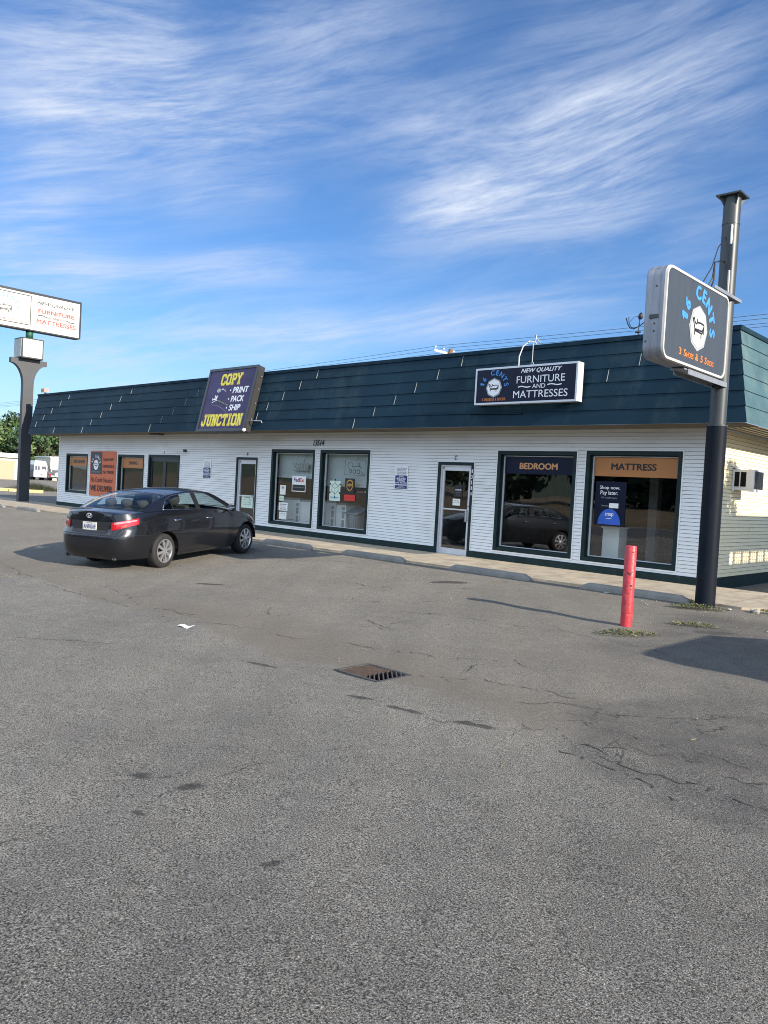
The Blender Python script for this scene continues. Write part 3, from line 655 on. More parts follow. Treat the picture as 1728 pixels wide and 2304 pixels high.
# ---- doors
def door(k, frame='alu_painted'):
    x0, x1, z0, z1 = DOOR[k]; t = .075
    mb = MB(); mb.box((x0,-.034,z1-t),(x1,.12,z1)); mb.box((x0,-.034,0.003),(x0+t,.12,z1-t)); mb.box((x1-t,-.034,0.003),(x1,.12,z1-t))
    dtrim = mb
    a, b, d = x0+t, x1-t, z1-t; f = .035
    mb = MB(); mb.box((a,.0,d-f),(b,.10,d)); mb.box((a,.0,.012),(a+f,.10,d-f)); mb.box((b-f,.0,.012),(b,.10,d-f)); mb.box((a,-.01,.003),(b,.10,.011))
    fr = mb
    if k == 'dd':
        mb = MB(); m = (a+b)/2
        for p, q in ((a+f,m-.004),(m+.004,b-f)):
            mb.box((p,.03,.012),(p+.09,.075,d-f)); mb.box((q-.09,.03,.012),(q,.075,d-f)); mb.box((p+.09,.03,.012),(q-.09,.075,.22)); mb.box((p+.09,.03,d-f-.13),(q-.09,.075,d-f))
        D = part('door', mb, ['dark_frame'], B); part('door_trim', dtrim, ['trim_green'], D); part('door_frame', fr, ['dark_frame'], D)
        for p, q in ((a+f,m-.004),(m+.004,b-f)):
            mb = MB(); mb.quad((p+.088,.052,.21),(q-.088,.052,.21),(q-.088,.052,d-f-.12),(p+.088,.052,d-f-.12)); part('pane', mb, ['shop_glass'], D)
        mb = MB(); mb.tube([(m+.05,.03,1.0),(m+.05,-.005,1.0)], .018, 8); mb.tube([(m+.05,-.005,1.0),(m+.05,-.02,1.0),(m+.05,-.045,1.0),(m+.05,-.06,1.0)], [.018,.036,.038,.02], 12); part('handle', mb, ['chrome'], D, smooth=True)
        return
    p, q = a+f+.003, b-f-.003; st = .062
    mb = MB(); mb.box((p,.03,.014),(p+st,.075,d-f)); mb.box((q-st,.03,.014),(q,.075,d-f)); mb.box((p+st,.03,.014),(q-st,.075,.15)); mb.box((p+st,.03,d-f-.10),(q-st,.075,d-f))
    D = part('door', mb, [frame], B); part('door_trim', dtrim, ['trim_green'], D); part('door_frame', fr, [frame], D)
    mb = MB(); mb.quad((p+st-.002,.052,.148),(q-st+.002,.052,.148),(q-st+.002,.052,d-f-.098),(p+st-.002,.052,d-f-.098)); part('pane', mb, ['shop_glass'], D)
    mb = MB(); zr = 1.10 if k == 'c' else 1.02
    mb.box((p+st,.022,zr),(q-st,.07,zr+.035)); part('push_bar', mb, [frame], D)
    mb = MB()
    if k == 'c': mb.box((q-.072,-.035,.84),(q-.030,-.012,1.13)); mb.box((q-.060,-.012,.86),(q-.044,.03,.885)); mb.box((q-.060,-.012,1.08),(q-.044,.03,1.105))
    else: mb.tube([(q-.03,.03,1.06),(q-.03,-.03,1.06),(q-.20,-.03,1.06),(q-.20,-.03,.80),(q-.20,.02,.80)], .013, 8)
    part('handle', mb, ['aluminium'], D)
    mb = MB(); mb.tube([(q-.03,.03,1.21 if k == 'c' else .74),(q-.03,.022,1.21 if k == 'c' else .74)], .018, 12); part('lock', mb, ['black_plastic'], D)
    mb = MB(); e = .018; mb.box((x0-e,-.026,z1),(x1+e,-.002,z1+e)); mb.box((x0-e,-.026,ZS),(x0,-.002,z1)); mb.box((x1,-.026,ZS),(x1+e,-.002,z1)); part('edge_trim', mb, ['edge_white'], D)
    mb = MB(); mb.box((p+.005,.018,d-f-.055),(p+.06,.029,d-f+.0)); part('hinge', mb, ['alu_grey'], D)
for k in DOOR: door(k)
# ---- numbers and letters on the wall
PF = Plane((0,-.0165,0), (1,0,0), (0,0,1))
mb = MB(); put_text(mb, PF, '13514', (-11.58,2.66,-11.10,2.83), w=.010, shear=.25, bold=.03); part('house_number', mb, ['ink_black'], B)
for ch, u in (('C',-6.29),('A',-14.78),('A',-19.80)):
    mb = MB(); put_text(mb, PF, ch, (u,2.335,u+.075,2.445), w=.010, shear=.3, bold=.03); part('unit_letter', mb, ['ink_black'], B)
mb = MB()
for i, ch in enumerate('13514'):
    put_text(mb, Plane((0,-.036,0),(1,0,0),(0,0,1)), ch, (-5.742 if ch != '1' else -5.735,2.02-.135*i,-5.700 if ch != '1' else -5.707,2.11-.135*i), bold=.02)
part('house_number', mb, ['ink_white'], B, label='white house number running down the door frame')
mb = MB(); mb.box((-18.40,-.10,2.42),(-18.30,-.016,2.50)); part('wall_sensor', mb, ['black_plastic'], B)

# ---- mansard
CZ = [3.05, 3.357, 3.643, 3.927, 4.22, 4.508, 4.80]
EO, DY, ZT = -.85, .40, 4.84
def my(z): return EO+DY*(z-3.05)/(ZT-3.05)
def mxr(z): return .825-.36*(z-3.05)/(ZT-3.05)
XL = -29.85; YB = 14.5
nf = Vector((0, -(ZT-3.05), DY)).normalized(); nr = Vector(((ZT-3.05), 0, .36)).normalized()
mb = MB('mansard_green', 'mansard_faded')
for k in range(6):
    za, zb = CZ[k], CZ[k+1]+.006; off = .020
    # front: each course leans out at its lower edge
    def fp(x, z, o): return (x, my(z)+nf.y*o, z+nf.z*o)
    def rp(y, z, o): return (mxr(z)+nr.x*o, y, z+nr.z*o)
    c0 = (mxr(za)+off, my(za)-off, za); c1 = (mxr(zb)+.003, my(zb)-.003, zb)
    nseg = 44; rg = random.Random(k)
    wob = [rg.uniform(-.005, .005) for _ in range(nseg+1)]
    lo = [(XL+(c0[0]-XL)*i/nseg, my(za)-off+wob[i], za) for i in range(nseg+1)]; hi = [(XL+(c1[0]-XL)*i/nseg, my(zb)-.003, zb) for i in range(nseg+1)]
    lo[-1] = c0; hi[-1] = c1
    mb.grid([lo, hi]); mb.grid([[(p[0], my(za)+.001, za+.004) for p in lo], lo])
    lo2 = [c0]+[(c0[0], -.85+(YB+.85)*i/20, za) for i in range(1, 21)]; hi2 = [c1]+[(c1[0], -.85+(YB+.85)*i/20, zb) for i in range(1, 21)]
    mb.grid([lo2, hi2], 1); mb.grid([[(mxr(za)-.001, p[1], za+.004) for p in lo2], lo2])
# left end closure
mb.prism([(XL,EO+.01,3.05),(XL,my(ZT)+.01,ZT),(XL,YB,ZT),(XL,YB,3.05)], (.03,0,0))
# top cap
zc0, zc1 = 4.775, 4.86
mb.box((XL-.02, my(zc0)-.035, zc0), (mxr(zc0)+.03, my(zc0)+.10, zc1)); mb.box((mxr(zc0)-.10, my(zc0)+.10, zc0), (mxr(zc0)+.03, YB, zc1)); mb.box((XL-.02, my(zc0)+.10, zc0), (XL+.10, YB, zc1))
part('mansard_roof', mb, None, B)
mb = MB('mansard_edge')
def joint(x, k, mat=0):
    za, zb = CZ[k]+.012, CZ[k+1]-.02
    def q(z, o): return my(z)-.022*(1-(z-CZ[k])/(CZ[k+1]-CZ[k]))-o
    w = .009
    mb.add([(x,q(za,.012),za),(x+w,q(za,.012),za),(x+w,q(zb,.012),zb),(x,q(zb,.012),zb),(x,q(za,-.01),za),(x+w,q(za,-.01),za),(x+w,q(zb,-.01),zb),(x,q(zb,-.01),zb)],
           [(0,1,2,3),(1,5,6,2),(0,3,7,4),(0,4,5,1),(3,2,6,7)], mat)
JT = {5: (-26.63,-21.43,-11.0,-5.85), 4: (-27.3,-22.13,-16.9,-11.65,-6.52,-1.36), 3: (-27.98,-22.74,-17.5,-12.31,-7.16,-2.0), 2: (-28.63,-23.36,-18.15,-12.95,-7.78), 1: (-29.25,-24.05,-18.79,-13.35,-8.43), 0: (-27.26,-24.66,-19.46,-9.09)}
for k, xs in JT.items():
    for x in xs: joint(x, k)
part('panel_joints', mb, None, B)
# soffit with ribs
mb = MB(); mb.quad((XL,EO+.005,3.052),(.80,EO+.005,3.052),(.80,-.0,3.052),(XL,-.0,3.052)); mb.quad((0,0,3.052),(.80,0,3.052),(.80,YB,3.052),(0,YB,3.052)); mb.quad((XL,0,3.052),(-28.5,0,3.052),(-28.5,YB,3.052),(XL,YB,3.052))
for i in range(6):
    y = EO+.06+.13*i; mb.box((XL+.05,y,3.036),(.78-.0,y+.012,3.0515))
for i in range(5):
    x = .70-.14*i; mb.box((x,-.02,3.034),(x+.012,YB-.1,3.0515))
part('soffit', mb, ['soffit_vinyl'], B)
mb = MB(); mb.box((XL+.05,my(4.7)+.1,4.66),(.40,YB-.05,4.70)); part('flat_roof', mb, ['roof_gravel'], B)
mb = MB(); mb.box((-19.95,-.55,2.99),(-19.35,-.30,3.034)); part('soffit_lamp', mb, ['black_plastic'], B)
# blinds of the copy shop
mb = MB()
for i in range(34):
    z = 1.74+i*.022
    mb.quad((-13.55,.30,z),(-11.42,.30,z),(-11.42,.314,z+.020),(-13.55,.314,z+.020))
mb.box((-13.55,.29,1.70),(-11.42,.325,1.735)); part('blind', mb, ['blind'], B)
mb = MB()
for i in range(42):
    z = 1.56+i*.022
    mb.quad((-11.40,.30,z),(-9.0,.30,z),(-9.0,.314,z+.020),(-11.40,.314,z+.020))
mb.box((-11.40,.29,1.52),(-9.0,.325,1.555)); part('blind', mb, ['blind'], B)

# ------------------------------------------------------------------ signs on the building
def octo_logo(root_mb, pl, cu, cv, r, arc_r, h, wd, cm, om, wm, w=.004, ring=True, a0=168, a1=8, bold=.02):
    """'16 CENTS' on an arc over an octagon with a chaise; slots: cm cents, om octagon edge, wm octagon field, last slot ink"""
    pass
# hanging box sign
t = thing('box_sign', 'dark navy box sign with silver frame hung on the mansard by a bent pipe', 'sign', (-3.76,-.9,3.53))
x0, x1, z0, z1 = -5.04, -2.47, 3.53, 4.33
mb = MB(); mb.box((x0,-.985,z0),(x1,-.78,z1)); part('cabinet', mb, ['alu_painted'], t)
mb = MB(); f = .035
mb.box((x0-.006,-1.005,z1-f),(x1+.006,-.975,z1+.006)); mb.box((x0-.006,-1.005,z0-.006),(x1+.006,-.975,z0+f)); mb.box((x0-.006,-1.005,z0+f),(x0+f,-.975,z1-f)); mb.box((x1-f,-1.005,z0+f),(x1+.006,-.975,z1-f))
mb.box((x1+.001,-.97,z0),(x1+.008,-.785,z1)); part('frame', mb, ['alu_painted'], t)
mb = MB(); mb.box((x0+f,-.996,z0+f),(x1-f,-.9855,z1-f)); part('face', mb, ['navy'], t)
PS = Plane((x0,-.9965,z0), (1,0,0), (0,0,1)); k = (x1-x0)/2.57
def emblem(t, pl, cu, cv, r, names, arc_r, h, wd, a0, a1, w=.003, bold=.03, inner=.86, kx=1.0):
    mb = MB(); mb.poly([pl.p(a, b, w) for a, b in ngon(cu, cv, r*kx, r, 8, 90)]); part('emblem_border', mb, [names[0]], t)
    mb = MB(); mb.poly([pl.p(a, b, w+.003) for a, b in ngon(cu, cv, r*inner*kx, r*inner, 8, 90)]); part('emblem', mb, [names[1]], t)
    mb = MB(); chaise(mb, pl, cu, cv, r*.70*kx, r*.075, 0, w+.006); part('emblem_drawing', mb, ['ink_black'], t)
    mb = MB(); put_arc(mb, pl, '16 CENTS', cu, cv, arc_r, a0, a1, h, wd, 0, w, bold=bold); part('lettering', mb, [names[2]], t)
emblem(t, PS, .51, .36, .215, ('ink_grey','ink_white','ink_sky'), .275, .115, .12, 166, 10, bold=.03)
for txt, box, c, kk in (('3 SHOES & 5 SOCKS', (.20,.075,.83,.135), 'ink_orange', dict(bold=.03)), ('NEW QUALITY', (1.20,.63,2.20,.735), 'ink_white', dict(shear=.35, bold=.025)), ('FURNITURE', (1.10,.425,2.28,.575), 'ink_white', {}),
                        ('AND', (1.50,.305,1.82,.395), 'ink_white', {}), ('MATTRESSES', (1.03,.11,2.36,.265), 'ink_white', {})):
    mb = MB(); put_text(mb, PS, txt, box, **kk); part('lettering', mb, [c], t)
mb = MB(); stroke(mb, PS, wave(1.15,1.45,.345,.012), .022); stroke(mb, PS, wave(1.88,2.2,.365,.012), .022); part('flourish', mb, ['ink_white'], t)
mb = MB()
mb.tube([(-3.98,-.90,4.33),(-3.98,-.90,4.55),(-3.95,-.82,4.78),(-3.90,-.66,4.92),(-3.86,-.50,4.93),(-3.84,-.42,4.84)], .014, 8)
mb.tube([(-3.62,-.93,4.40),(-3.62,-.93,4.80)], .008, 6); mb.tube([(-3.62,-.93,4.80),(-3.56,-.93,4.88),(-3.56,-.92,4.96),(-3.62,-.86,5.0),(-3.70,-.74,4.98),(-3.72,-.52,4.90)], .012, 8)
mb.tube([(-3.62+.03*math.cos(a),-.93,4.375+.03*math.sin(a)) for a in [i*.7 for i in range(10)]], .007, 6)
part('hanger', mb, ['frame_dull'], t)
mb = MB(); mb.tube([(-3.85,-.92,3.53),(-3.85,-.92,3.40),(-3.87,-.83,3.33),(-5.3,-.815,3.36)], .016, 6); mb.box((-4.9,-.80,3.55),(-4.8,-.60,3.62)); mb.box((-2.7,-.80,3.55),(-2.6,-.60,3.62)); part('conduit', mb, ['mansard_green'], t)

# copy shop sign lying on the mansard slope
t = thing('copy_sign', 'tilted purple box sign with yellow college lettering on the mansard', 'sign', (-14.75,-1.0,2.97))
VS = Vector((0, DY, ZT-3.05)).normalized(); NS = Vector((0, -VS.z, VS.y))
O = Vector((-16.02, EO, 3.05))+NS*.06-VS*.08
W_, H_ = 2.54, 2.06
def sbox(mb, u0, v0, w0, u1, v1, w1, m=0):
    p = [O+Vector((u,0,0))+VS*v+NS*w for w in (w0, w1) for u, v in ((u0,v0),(u1,v0),(u1,v1),(u0,v1))]
    mb.add(p, [(0,3,2,1),(4,5,6,7),(0,1,5,4),(1,2,6,5),(2,3,7,6),(3,0,4,7)], m)
mb = MB(); sbox(mb, 0,0,-.03, W_,H_,.20); part('cabinet', mb, ['sign_brown'], t)
mb = MB(); f = .07
sbox(mb, -.01,-.01,.19, W_+.01,f,.235); sbox(mb, -.01,H_-f,.19, W_+.01,H_+.01,.235); sbox(mb, -.01,f,.19, f,H_-f,.235); sbox(mb, W_-f,f,.19, W_+.01,H_-f,.235); part('frame', mb, ['dark_frame'], t)
mb = MB(); sbox(mb, f,f,.2005, W_-f,H_-f,.212); part('face', mb, ['purple_face'], t)
PC = Plane(O+NS*.2125, (1,0,0), VS)
for txt, box, wd in (('COPY', (.78,1.53,1.78,1.83), .058), ('JUNCTION', (.22,.19,2.28,.50), .060)):
    mb = MB(); slab_text(mb, PC, txt, box, wd+.034, 0, .0012); part('lettering_outline', mb, ['ink_gold'], t)
    mb = MB(); slab_text(mb, PC, txt, box, wd, 0, .004); part('lettering', mb, ['yellow_letter'], t)
for txt, v in (('PRINT',1.21),('PACK',.925),('SHIP',.64)):
    mb = MB(); L_ = {'PRINT':.80,'PACK':.66,'SHIP':.58}[txt]
    put_text(mb, PC, txt, (1.50,v,1.50+L_,v+.20), bold=.035, shear=.08)
    mb.poly([PC.p(a, b, .003) for a, b in ngon(1.37, v+.10, .03, .03, 10)]); part('lettering', mb, ['ink_white'], t)
mb = MB('ink_grey', 'ink_white', 'ink_black', 'mansard_edge')   # little steam train
mb.poly([PC.p(a, b, .002) for a, b in ngon(.74, 1.33, .12, .07, 14)], 0)
for i, (u, v, r) in enumerate(((.90,1.36,.03),(.98,1.36,.028),(1.06,1.33,.026),(1.12,1.29,.02))): mb.poly([PC.p(a, b, .002) for a, b in ngon(u, v, r*.7, r, 10)], 1)
for u0, v0, u1, v1 in ((.50,1.02,.72,1.06),(.60,1.06,.64,1.18),(.66,1.06,.74,1.13),(.68,1.13,.76,1.16)): rect(mb, PC, u0, v0, u1, v1, 1, .003)
stroke(mb, PC, [(.50,.93),(.62,.98),(.76,1.0)], .02, 1); stroke(mb, PC, [(.52,1.0),(.48,1.08)], .02, 1)
for i in range(3):
    a = .80+.22*i; b = 1.0-.065*i
    mb.quad(PC.p(a,b-.06,.002), PC.p(a+.20,b-.125,.002), PC.p(a+.20,b-.005,.002), PC.p(a,b+.05,.002), 2); stroke(mb, PC, [(a+.01,b+.0),(a+.18,b-.05)], .025, 3, .004)
stroke(mb, PC, [(.5,.86),(.8,.84),(1.1,.74),(1.4,.60)], .008, 0)
part('train_picture', mb, None, t)
mb = MB(); put_text(mb, PC, 'COPYING  SHIPPING  PACKING', (.35,.085,2.1,.125)); part('lettering', mb, ['ink_blue'], t)
mb = MB()
for v in (.4, .9, 1.35, 1.75): mb.tube([O+Vector((W_+.012,0,0))+VS*v+NS*.05, O+Vector((W_+.035,0,0))+VS*v+NS*.05], .018, 8)
mb.tube([O+Vector((W_+.02,0,0))+VS*.32+NS*.10, O+Vector((W_+.25,0,0))+VS*.34+NS*.07, O+Vector((W_+.42,0,0))+VS*.36-NS*.02, O+Vector((W_+.45,0,0))+VS*.30-NS*.05], .016, 6)
part('bolts_and_cable', mb, ['alu_grey'], t)
mb = MB(); q = O+Vector((W_-.04,0,0))+VS*.02+NS*.22; mb.tube([q, q+Vector((.05,0,-.01)), q+Vector((.09,0,.0))], [.02,.055,.04], 12); part('lamp', mb, ['ink_white'], t)

# towing notices
TOW = ['UNAUTHORIZED OR', 'IMPROPERLY PARKED', 'VEHICLES WILL BE', 'IMPOUNDED 24 HRS', 'A DAY AT OWNERS', 'RISK & EXPENSE']
def tow_sign(x, label):
    t = thing('towing_sign', label, 'sign', (x,-.02,1.53), 'towing notices on the clapboard')
    w, z0, z1 = .46, 1.53, 2.14; zm = 1.53+.365
    mb = MB(); mb.box((x,-.026,z0),(x+w,-.019,z1)); part('plate', mb, ['ink_white'], t)
    P = Plane((x,-.0262,z0), (1,0,0), (0,0,1)); H = z1-z0
    mb = MB(); rect(mb, P, .018, .018, w-.018, .365, 0, .001); part('blue_field', mb, ['ink_blue'], t)
    mb = MB()
    for i, l in enumerate(TOW): put_text(mb, P, l, (.05+.012*(i%3), H-.062-.036*i, w-.05-.012*(i%3), H-.040-.036*i), w=.0015, bold=.02)
    part('lettering', mb, ['ink_blue'], t)
    mb = MB()
    for l, box in (('NORTH',(.15,.325,.31,.35)),('INLAND',(.075,.255,.385,.312)),('TOWING',(.10,.205,.36,.245)),('(509) 489-0101',(.03,.150,.43,.190))): put_text(mb, P, l, box, w=.002, bold=.03)
    rect(mb, P, .03, .108, .43, .135, 0, .002); put_text(mb, P, 'ALL OTHER', (.14,.070,.32,.09), w=.002); put_text(mb, P, 'VEHICLES', (.08,.035,.38,.058), w=.002)
    part('lettering', mb, ['ink_white'], t)
    mb = MB(); put_text(mb, P, 'TOWED AT OWNERS EXPENSE', (.05,.113,.41,.129), w=.0028); part('lettering', mb, ['ink_blue'], t)
    mb = MB()
    for z in (.02, H-.02): mb.tube([P.p(w/2, z, 0), P.p(w/2, z, .006)], .010, 8)
    part('screws', mb, ['alu_grey'], t)
tow_sign(-8.26, 'blue and white towing notice left of the silver door lettered C')
tow_sign(-17.20, 'blue and white towing notice right of the black double door')

# orange banner
t = thing('banner', 'orange banner with black lettering and navy emblem between the two left windows', 'banner', (-24.39,-.03,.56))
x0, x1, z0, z1 = -25.49, -23.30, .56, 2.395
mb = MB(); mb.grid([[(x0+(x1-x0)*i/12, -.026-.006*math.sin(i*1.1+j), z0+(z1-z0)*j/10) for i in range(13)] for j in range(11)]); mb.box((x0,-.022,z0),(x1,-.018,z1)); part('sheet', mb, ['rust_orange'], t, smooth=False)
PB = Plane((x0,-.034,z0), (1,0,0), (0,0,1))
mb = MB(); rect(mb, PB, .06, .90, 1.02, 1.79, 0, .001); part('navy_panel', mb, ['navy_grey'], t)
emblem(t, PB, .53, 1.27, .22, ('ink_white','ink_white','ink_white'), .30, .12, .12, 160, 18, w=.003, bold=.02)
mb = MB()
for l, box, kk in (('Quality NEW',(1.14,1.42,2.0,1.57),dict(bold=.015)),('FURNITURE &',(1.10,1.16,2.05,1.29),dict(bold=.015)),('MATTRESSES',(1.14,.93,2.05,1.06),dict(bold=.015)),('No Credit Needed',(.14,.57,1.95,.77),dict()),('WE DELIVER!',(.10,.20,1.97,.44),dict(bold=.03))): put_text(mb, PB, l, box, w=.002, **kk)
part('lettering', mb, ['ink_black'], t)
mb = MB(); put_text(mb, PB, '3 SHOES & 5 SOCKS', (.14,.96,.92,1.01), w=.003); part('lettering', mb, ['ink_grey'], t)

# printed headers and papers inside the windows
def winsign(name, label, cat, x0, z0, x1, z1, base, lines, y=.094, group=None, extra=None):
    t = thing(name, label, cat, ((x0+x1)/2, y, z0), group)
    mb = MB(); mb.box((x0,y,z0),(x1,y+.004,z1)); part('sheet', mb, [base], t)
    P = Plane((x0,y-.0003,z0), (1,0,0), (0,0,1)); W, H = x1-x0, z1-z0
    for l, box, c, kk in lines:
        mb = MB(); put_text(mb, P, l, (box[0]*W, box[1]*H, box[2]*W, box[3]*H), w=.001, **kk); part('lettering', mb, [c], t)
    if extra: extra(t, P, W, H)
    return t
bold = dict(bold=.045)
G = 'header strips inside the shop windows'
a, b, c, d = CL['rec']; winsign('window_header', 'amber header strip reading RECLINERS in the leftmost window', 'window sign', a+.01, d-.40, b-.01, d-.01, 'amber_panel', [('RECLINERS',(.19,.30,.80,.68),'ink_black',bold)], group=G)
a, b, c, d = CL['din']; winsign('window_header', 'amber header strip reading DINING beside the black double door', 'window sign', a+.01, d-.39, b-.01, d-.01, 'amber_panel', [('DINING',(.30,.34,.68,.70),'ink_black',bold)], group=G)
a, b, c, d = CL['bed']; winsign('window_header', 'navy header strip with tan letters reading BEDROOM', 'window sign', a+.01, d-.40, b-.01, d-.01, 'navy', [('BEDROOM',(.22,.28,.78,.66),'tan_letter',bold)], group=G)
a, b, c, d = CL['mat']; winsign('window_header', 'amber header strip with black letters reading MATTRESS', 'window sign', a+.01, d-.41, b-.01, d-.01, 'amber_panel', [('MATTRESS',(.21,.34,.76,.70),'ink_black',bold)], group=G)
def snap(t, P, W, H):
    n = 18; pts = [(W*.5+W*.37*math.cos(math.pi*i/n), .02+H*.36*math.sin(math.pi*i/n)) for i in range(n+1)]
    mb = MB(); mb.poly([P.p(u, v, .001) for u, v in pts]); part('blue_dome', mb, ['snap_blue'], t)
    mb = MB(); put_text(mb, P, 'snap', (W*.36,H*.19,W*.64,H*.285), w=.002, bold=.01); rect(mb, P, W*.4, H*.155, W*.58, H*.165, 0, .002); part('lettering', mb, ['ink_white'], t)
    mb = MB(); rect(mb, P, W*.48, H*.40, W*.78, H*.51, 0, .001); part('label', mb, ['paper'], t)
winsign('window_poster', 'dark blue pay later poster with a bright blue dome below its text', 'poster', -2.50, 1.02, -1.80, 1.95, 'navy', [('Shop now.',(.14,.80,.80,.90),'ink_white',dict(bold=.01)),('Pay later.',(.17,.67,.75,.79),'ink_white',dict(bold=.01)),('All credit types',(.2,.60,.72,.65),'ink_grey',{}),('Lease to own',(.22,.43,.47,.47),'ink_grey',{})], extra=snap)
t = thing('pedestal', 'plain white display pedestal standing behind the MATTRESS window', 'pedestal', (-2.25,.55,0))
mb = MB(); mb.box((-2.44,.42,.01),(-2.06,.78,.95)); part('column', mb, ['copier_white'], t)
mb = MB(); mb.box((-2.47,.39,.955),(-2.03,.81,.985)); part('top_plate', mb, ['copier_white'], t)
t = thing('post', 'pale square post standing inside the MATTRESS window', 'post', (-1.85,1.6,0))
mb = MB(); mb.box((-1.95,1.5,.01),(-1.75,1.7,2.84)); part('shaft', mb, ['interior_mid'], t)
mb = MB(); mb.box((-1.99,1.46,.011),(-1.71,1.74,.12)); part('plinth', mb, ['interior_mid'], t)
# copy shop papers
def fedex(t, P, W, H):
    mb = MB(); put_text(mb, P, 'Fed', (W*.12,H*.62,W*.52,H*.88), w=.001, bold=.04); part('lettering', mb, ['ink_purple'], t)
    mb = MB(); put_text(mb, P, 'Ex', (W*.53,H*.62,W*.88,H*.88), w=.001, bold=.04); part('lettering', mb, ['ink_coral'], t)
    mb = MB(); rect(mb, P, W*.04, H*.05, W*.96, H*.44, 0, .001); part('dark_band', mb, ['ink_black'], t)
    mb = MB(); put_text(mb, P, 'Authorized ShipCenter', (W*.10,H*.22,W*.9,H*.32), w=.002); part('lettering', mb, ['ink_grey'], t)
winsign('window_poster', 'white courier poster with purple and red letters over a black band', 'poster', -12.59, 1.29, -11.96, 1.76, 'paper', [], extra=fedex)
winsign('notice', 'blue edged white notice low in the left copy shop window', 'paper', -13.17, .68, -12.75, .93, 'paper', [('SHOP HOURS',(.12,.72,.88,.84),'ink_blue',bold),('MON-FRI 9-5',(.2,.52,.8,.62),'ink_black',{}),('SAT 10-2',(.2,.34,.8,.44),'ink_black',{}),('SUN CLOSED',(.16,.14,.84,.26),'ink_black',bold)])
winsign('notice', 'plain white sheet taped below the blue edged notice', 'paper', -13.13, .42, -12.78, .64, 'paper', [('PLEASE NOTE',(.2,.70,.8,.82),'ink_black',{}),('cash or card only',(.15,.5,.85,.6),'ink_grey',{})])
winsign('notice', 'cream card with a dark stamp at the left edge of the courier poster window', 'paper', -13.15, 1.17, -12.88, 1.46, 'paper', [('UPS',(.3,.62,.72,.86),'ink_black',bold)])
winsign('notice', 'small pale card under the cream stamped card', 'paper', -13.16, .98, -12.95, 1.13, 'paper_green', [('OPEN',(.25,.4,.75,.6),'ink_black',{})])
def net(t, P, W, H):
    mb = MB(); cu, cv = W*.5, H*.62; q = [(0,.12),(.10,.06),(.10,-.06),(0,-.12),(-.10,-.06),(-.10,.06)]
    stroke(mb, P, [(cu+a*1.3, cv+b*1.3) for a, b in q], .012, 0, .001, True)
    for a, b in q:
        stroke(mb, P, [(cu+a*1.3, cv+b*1.3), (cu+a*1.75, cv+b*1.75)], .01, 0, .001); mb.poly([P.p(u, v, .0015) for u, v in ngon(cu+a*2.05, cv+b*2.05, .028, .028, 10)])
    stroke(mb, P, [(cu-.13,cv+.07),(cu,cv+.0),(cu+.13,cv+.07)], .01, 0, .001); stroke(mb, P, [(cu,cv),(cu,cv-.15)], .01, 0, .001)
    part('network_drawing', mb, ['skirt_green'], t)
winsign('window_poster', 'pale green poster with a box network drawing', 'poster', -10.90, 1.10, -10.45, 1.67, 'paper_green', [('PackageHub',(.12,.10,.88,.22),'ink_pale_blue',bold)], extra=net)
def ups(t, P, W, H):
    s = [(.18,.80),(.5,.93),(.82,.80),(.82,.45),(.72,.28),(.5,.15),(.28,.28),(.18,.45)]
    mb = MB(); mb.poly([P.p(W*a, H*b, .001) for a, b in s]); part('shield', mb, ['ink_gold'], t)
    mb = MB(); mb.poly([P.p(W*(.5+(a-.5)*.82), H*(.52+(b-.52)*.84), .002) for a, b in s]); part('shield_field', mb, ['rust'], t)
    mb = MB(); put_text(mb, P, 'ups', (W*.28,H*.42,W*.72,H*.66), w=.003, bold=.02); part('lettering', mb, ['ink_gold'], t)
winsign('window_poster', 'dark brown poster with a gold parcel shield', 'poster', -10.27, 1.33, -9.88, 1.76, 'sign_brown', [], extra=ups)
winsign('window_poster', 'small red card under the gold shield poster', 'poster', -10.28, 1.13, -9.84, 1.30, 'ink_red', [('DROP OFF HERE',(.1,.35,.9,.65),'ink_coral',{})])
winsign('window_poster', 'narrow black card with a small gold shield at its end', 'poster', -9.80, 1.33, -9.36, 1.46, 'ink_black', [('Drop off point',(.08,.35,.62,.6),'ink_gold',{}),('ups',(.74,.25,.95,.75),'ink_gold',{})])
# unlit neon signs
t = thing('neon_sign', 'unlit neon tube sign reading OPEN in the left copy shop window', 'neon sign', (-12.35,.16,1.95), 'unlit neon signs')
mb = MB(); P = Plane((-12.68,.17,1.94), (1,0,0), (0,0,1))
def tube2(mb, P, pts, r=.008): mb.tube([P.p(a, b) for a, b in pts], r, 5)
def ell(cu, cv, a, b, n=16): return [(cu+a*math.cos(2*math.pi*i/n), cv+b*math.sin(2*math.pi*i/n)) for i in range(n+1)]
tube2(mb, P, ell(.09,.10,.06,.09)); tube2(mb, P, [(.20,.01),(.20,.19),(.29,.19),(.32,.15),(.29,.11),(.20,.11)]); tube2(mb, P, [(.48,.01),(.38,.01),(.38,.19),(.48,.19)]); tube2(mb, P, [(.38,.10),(.46,.10)]); tube2(mb, P, [(.55,.01),(.55,.19),(.65,.01),(.65,.19)])
part('tubes', mb, ['ink_white'], t)
mb = MB(); mb.box((-12.71,.195,1.92),(-11.99,.20,2.16)); part('backing', mb, ['grey_plastic'], t)
mb = MB(); mb.tube([(-12.2,.18,2.16),(-12.15,.2,2.3),(-12.0,.2,2.44)], .006, 5); part('cord', mb, ['cable_black'], t)
t = thing('neon_sign', 'unlit neon tube sign shaped like a locomotive', 'neon sign', (-9.95,.16,1.85), 'unlit neon signs')
mb = MB(); P = Plane((-10.38,.17,1.86), (1,0,0), (0,0,1))
tube2(mb, P, [(0,0),(.80,0),(.80,.42),(0,.42),(0,0)], .006)
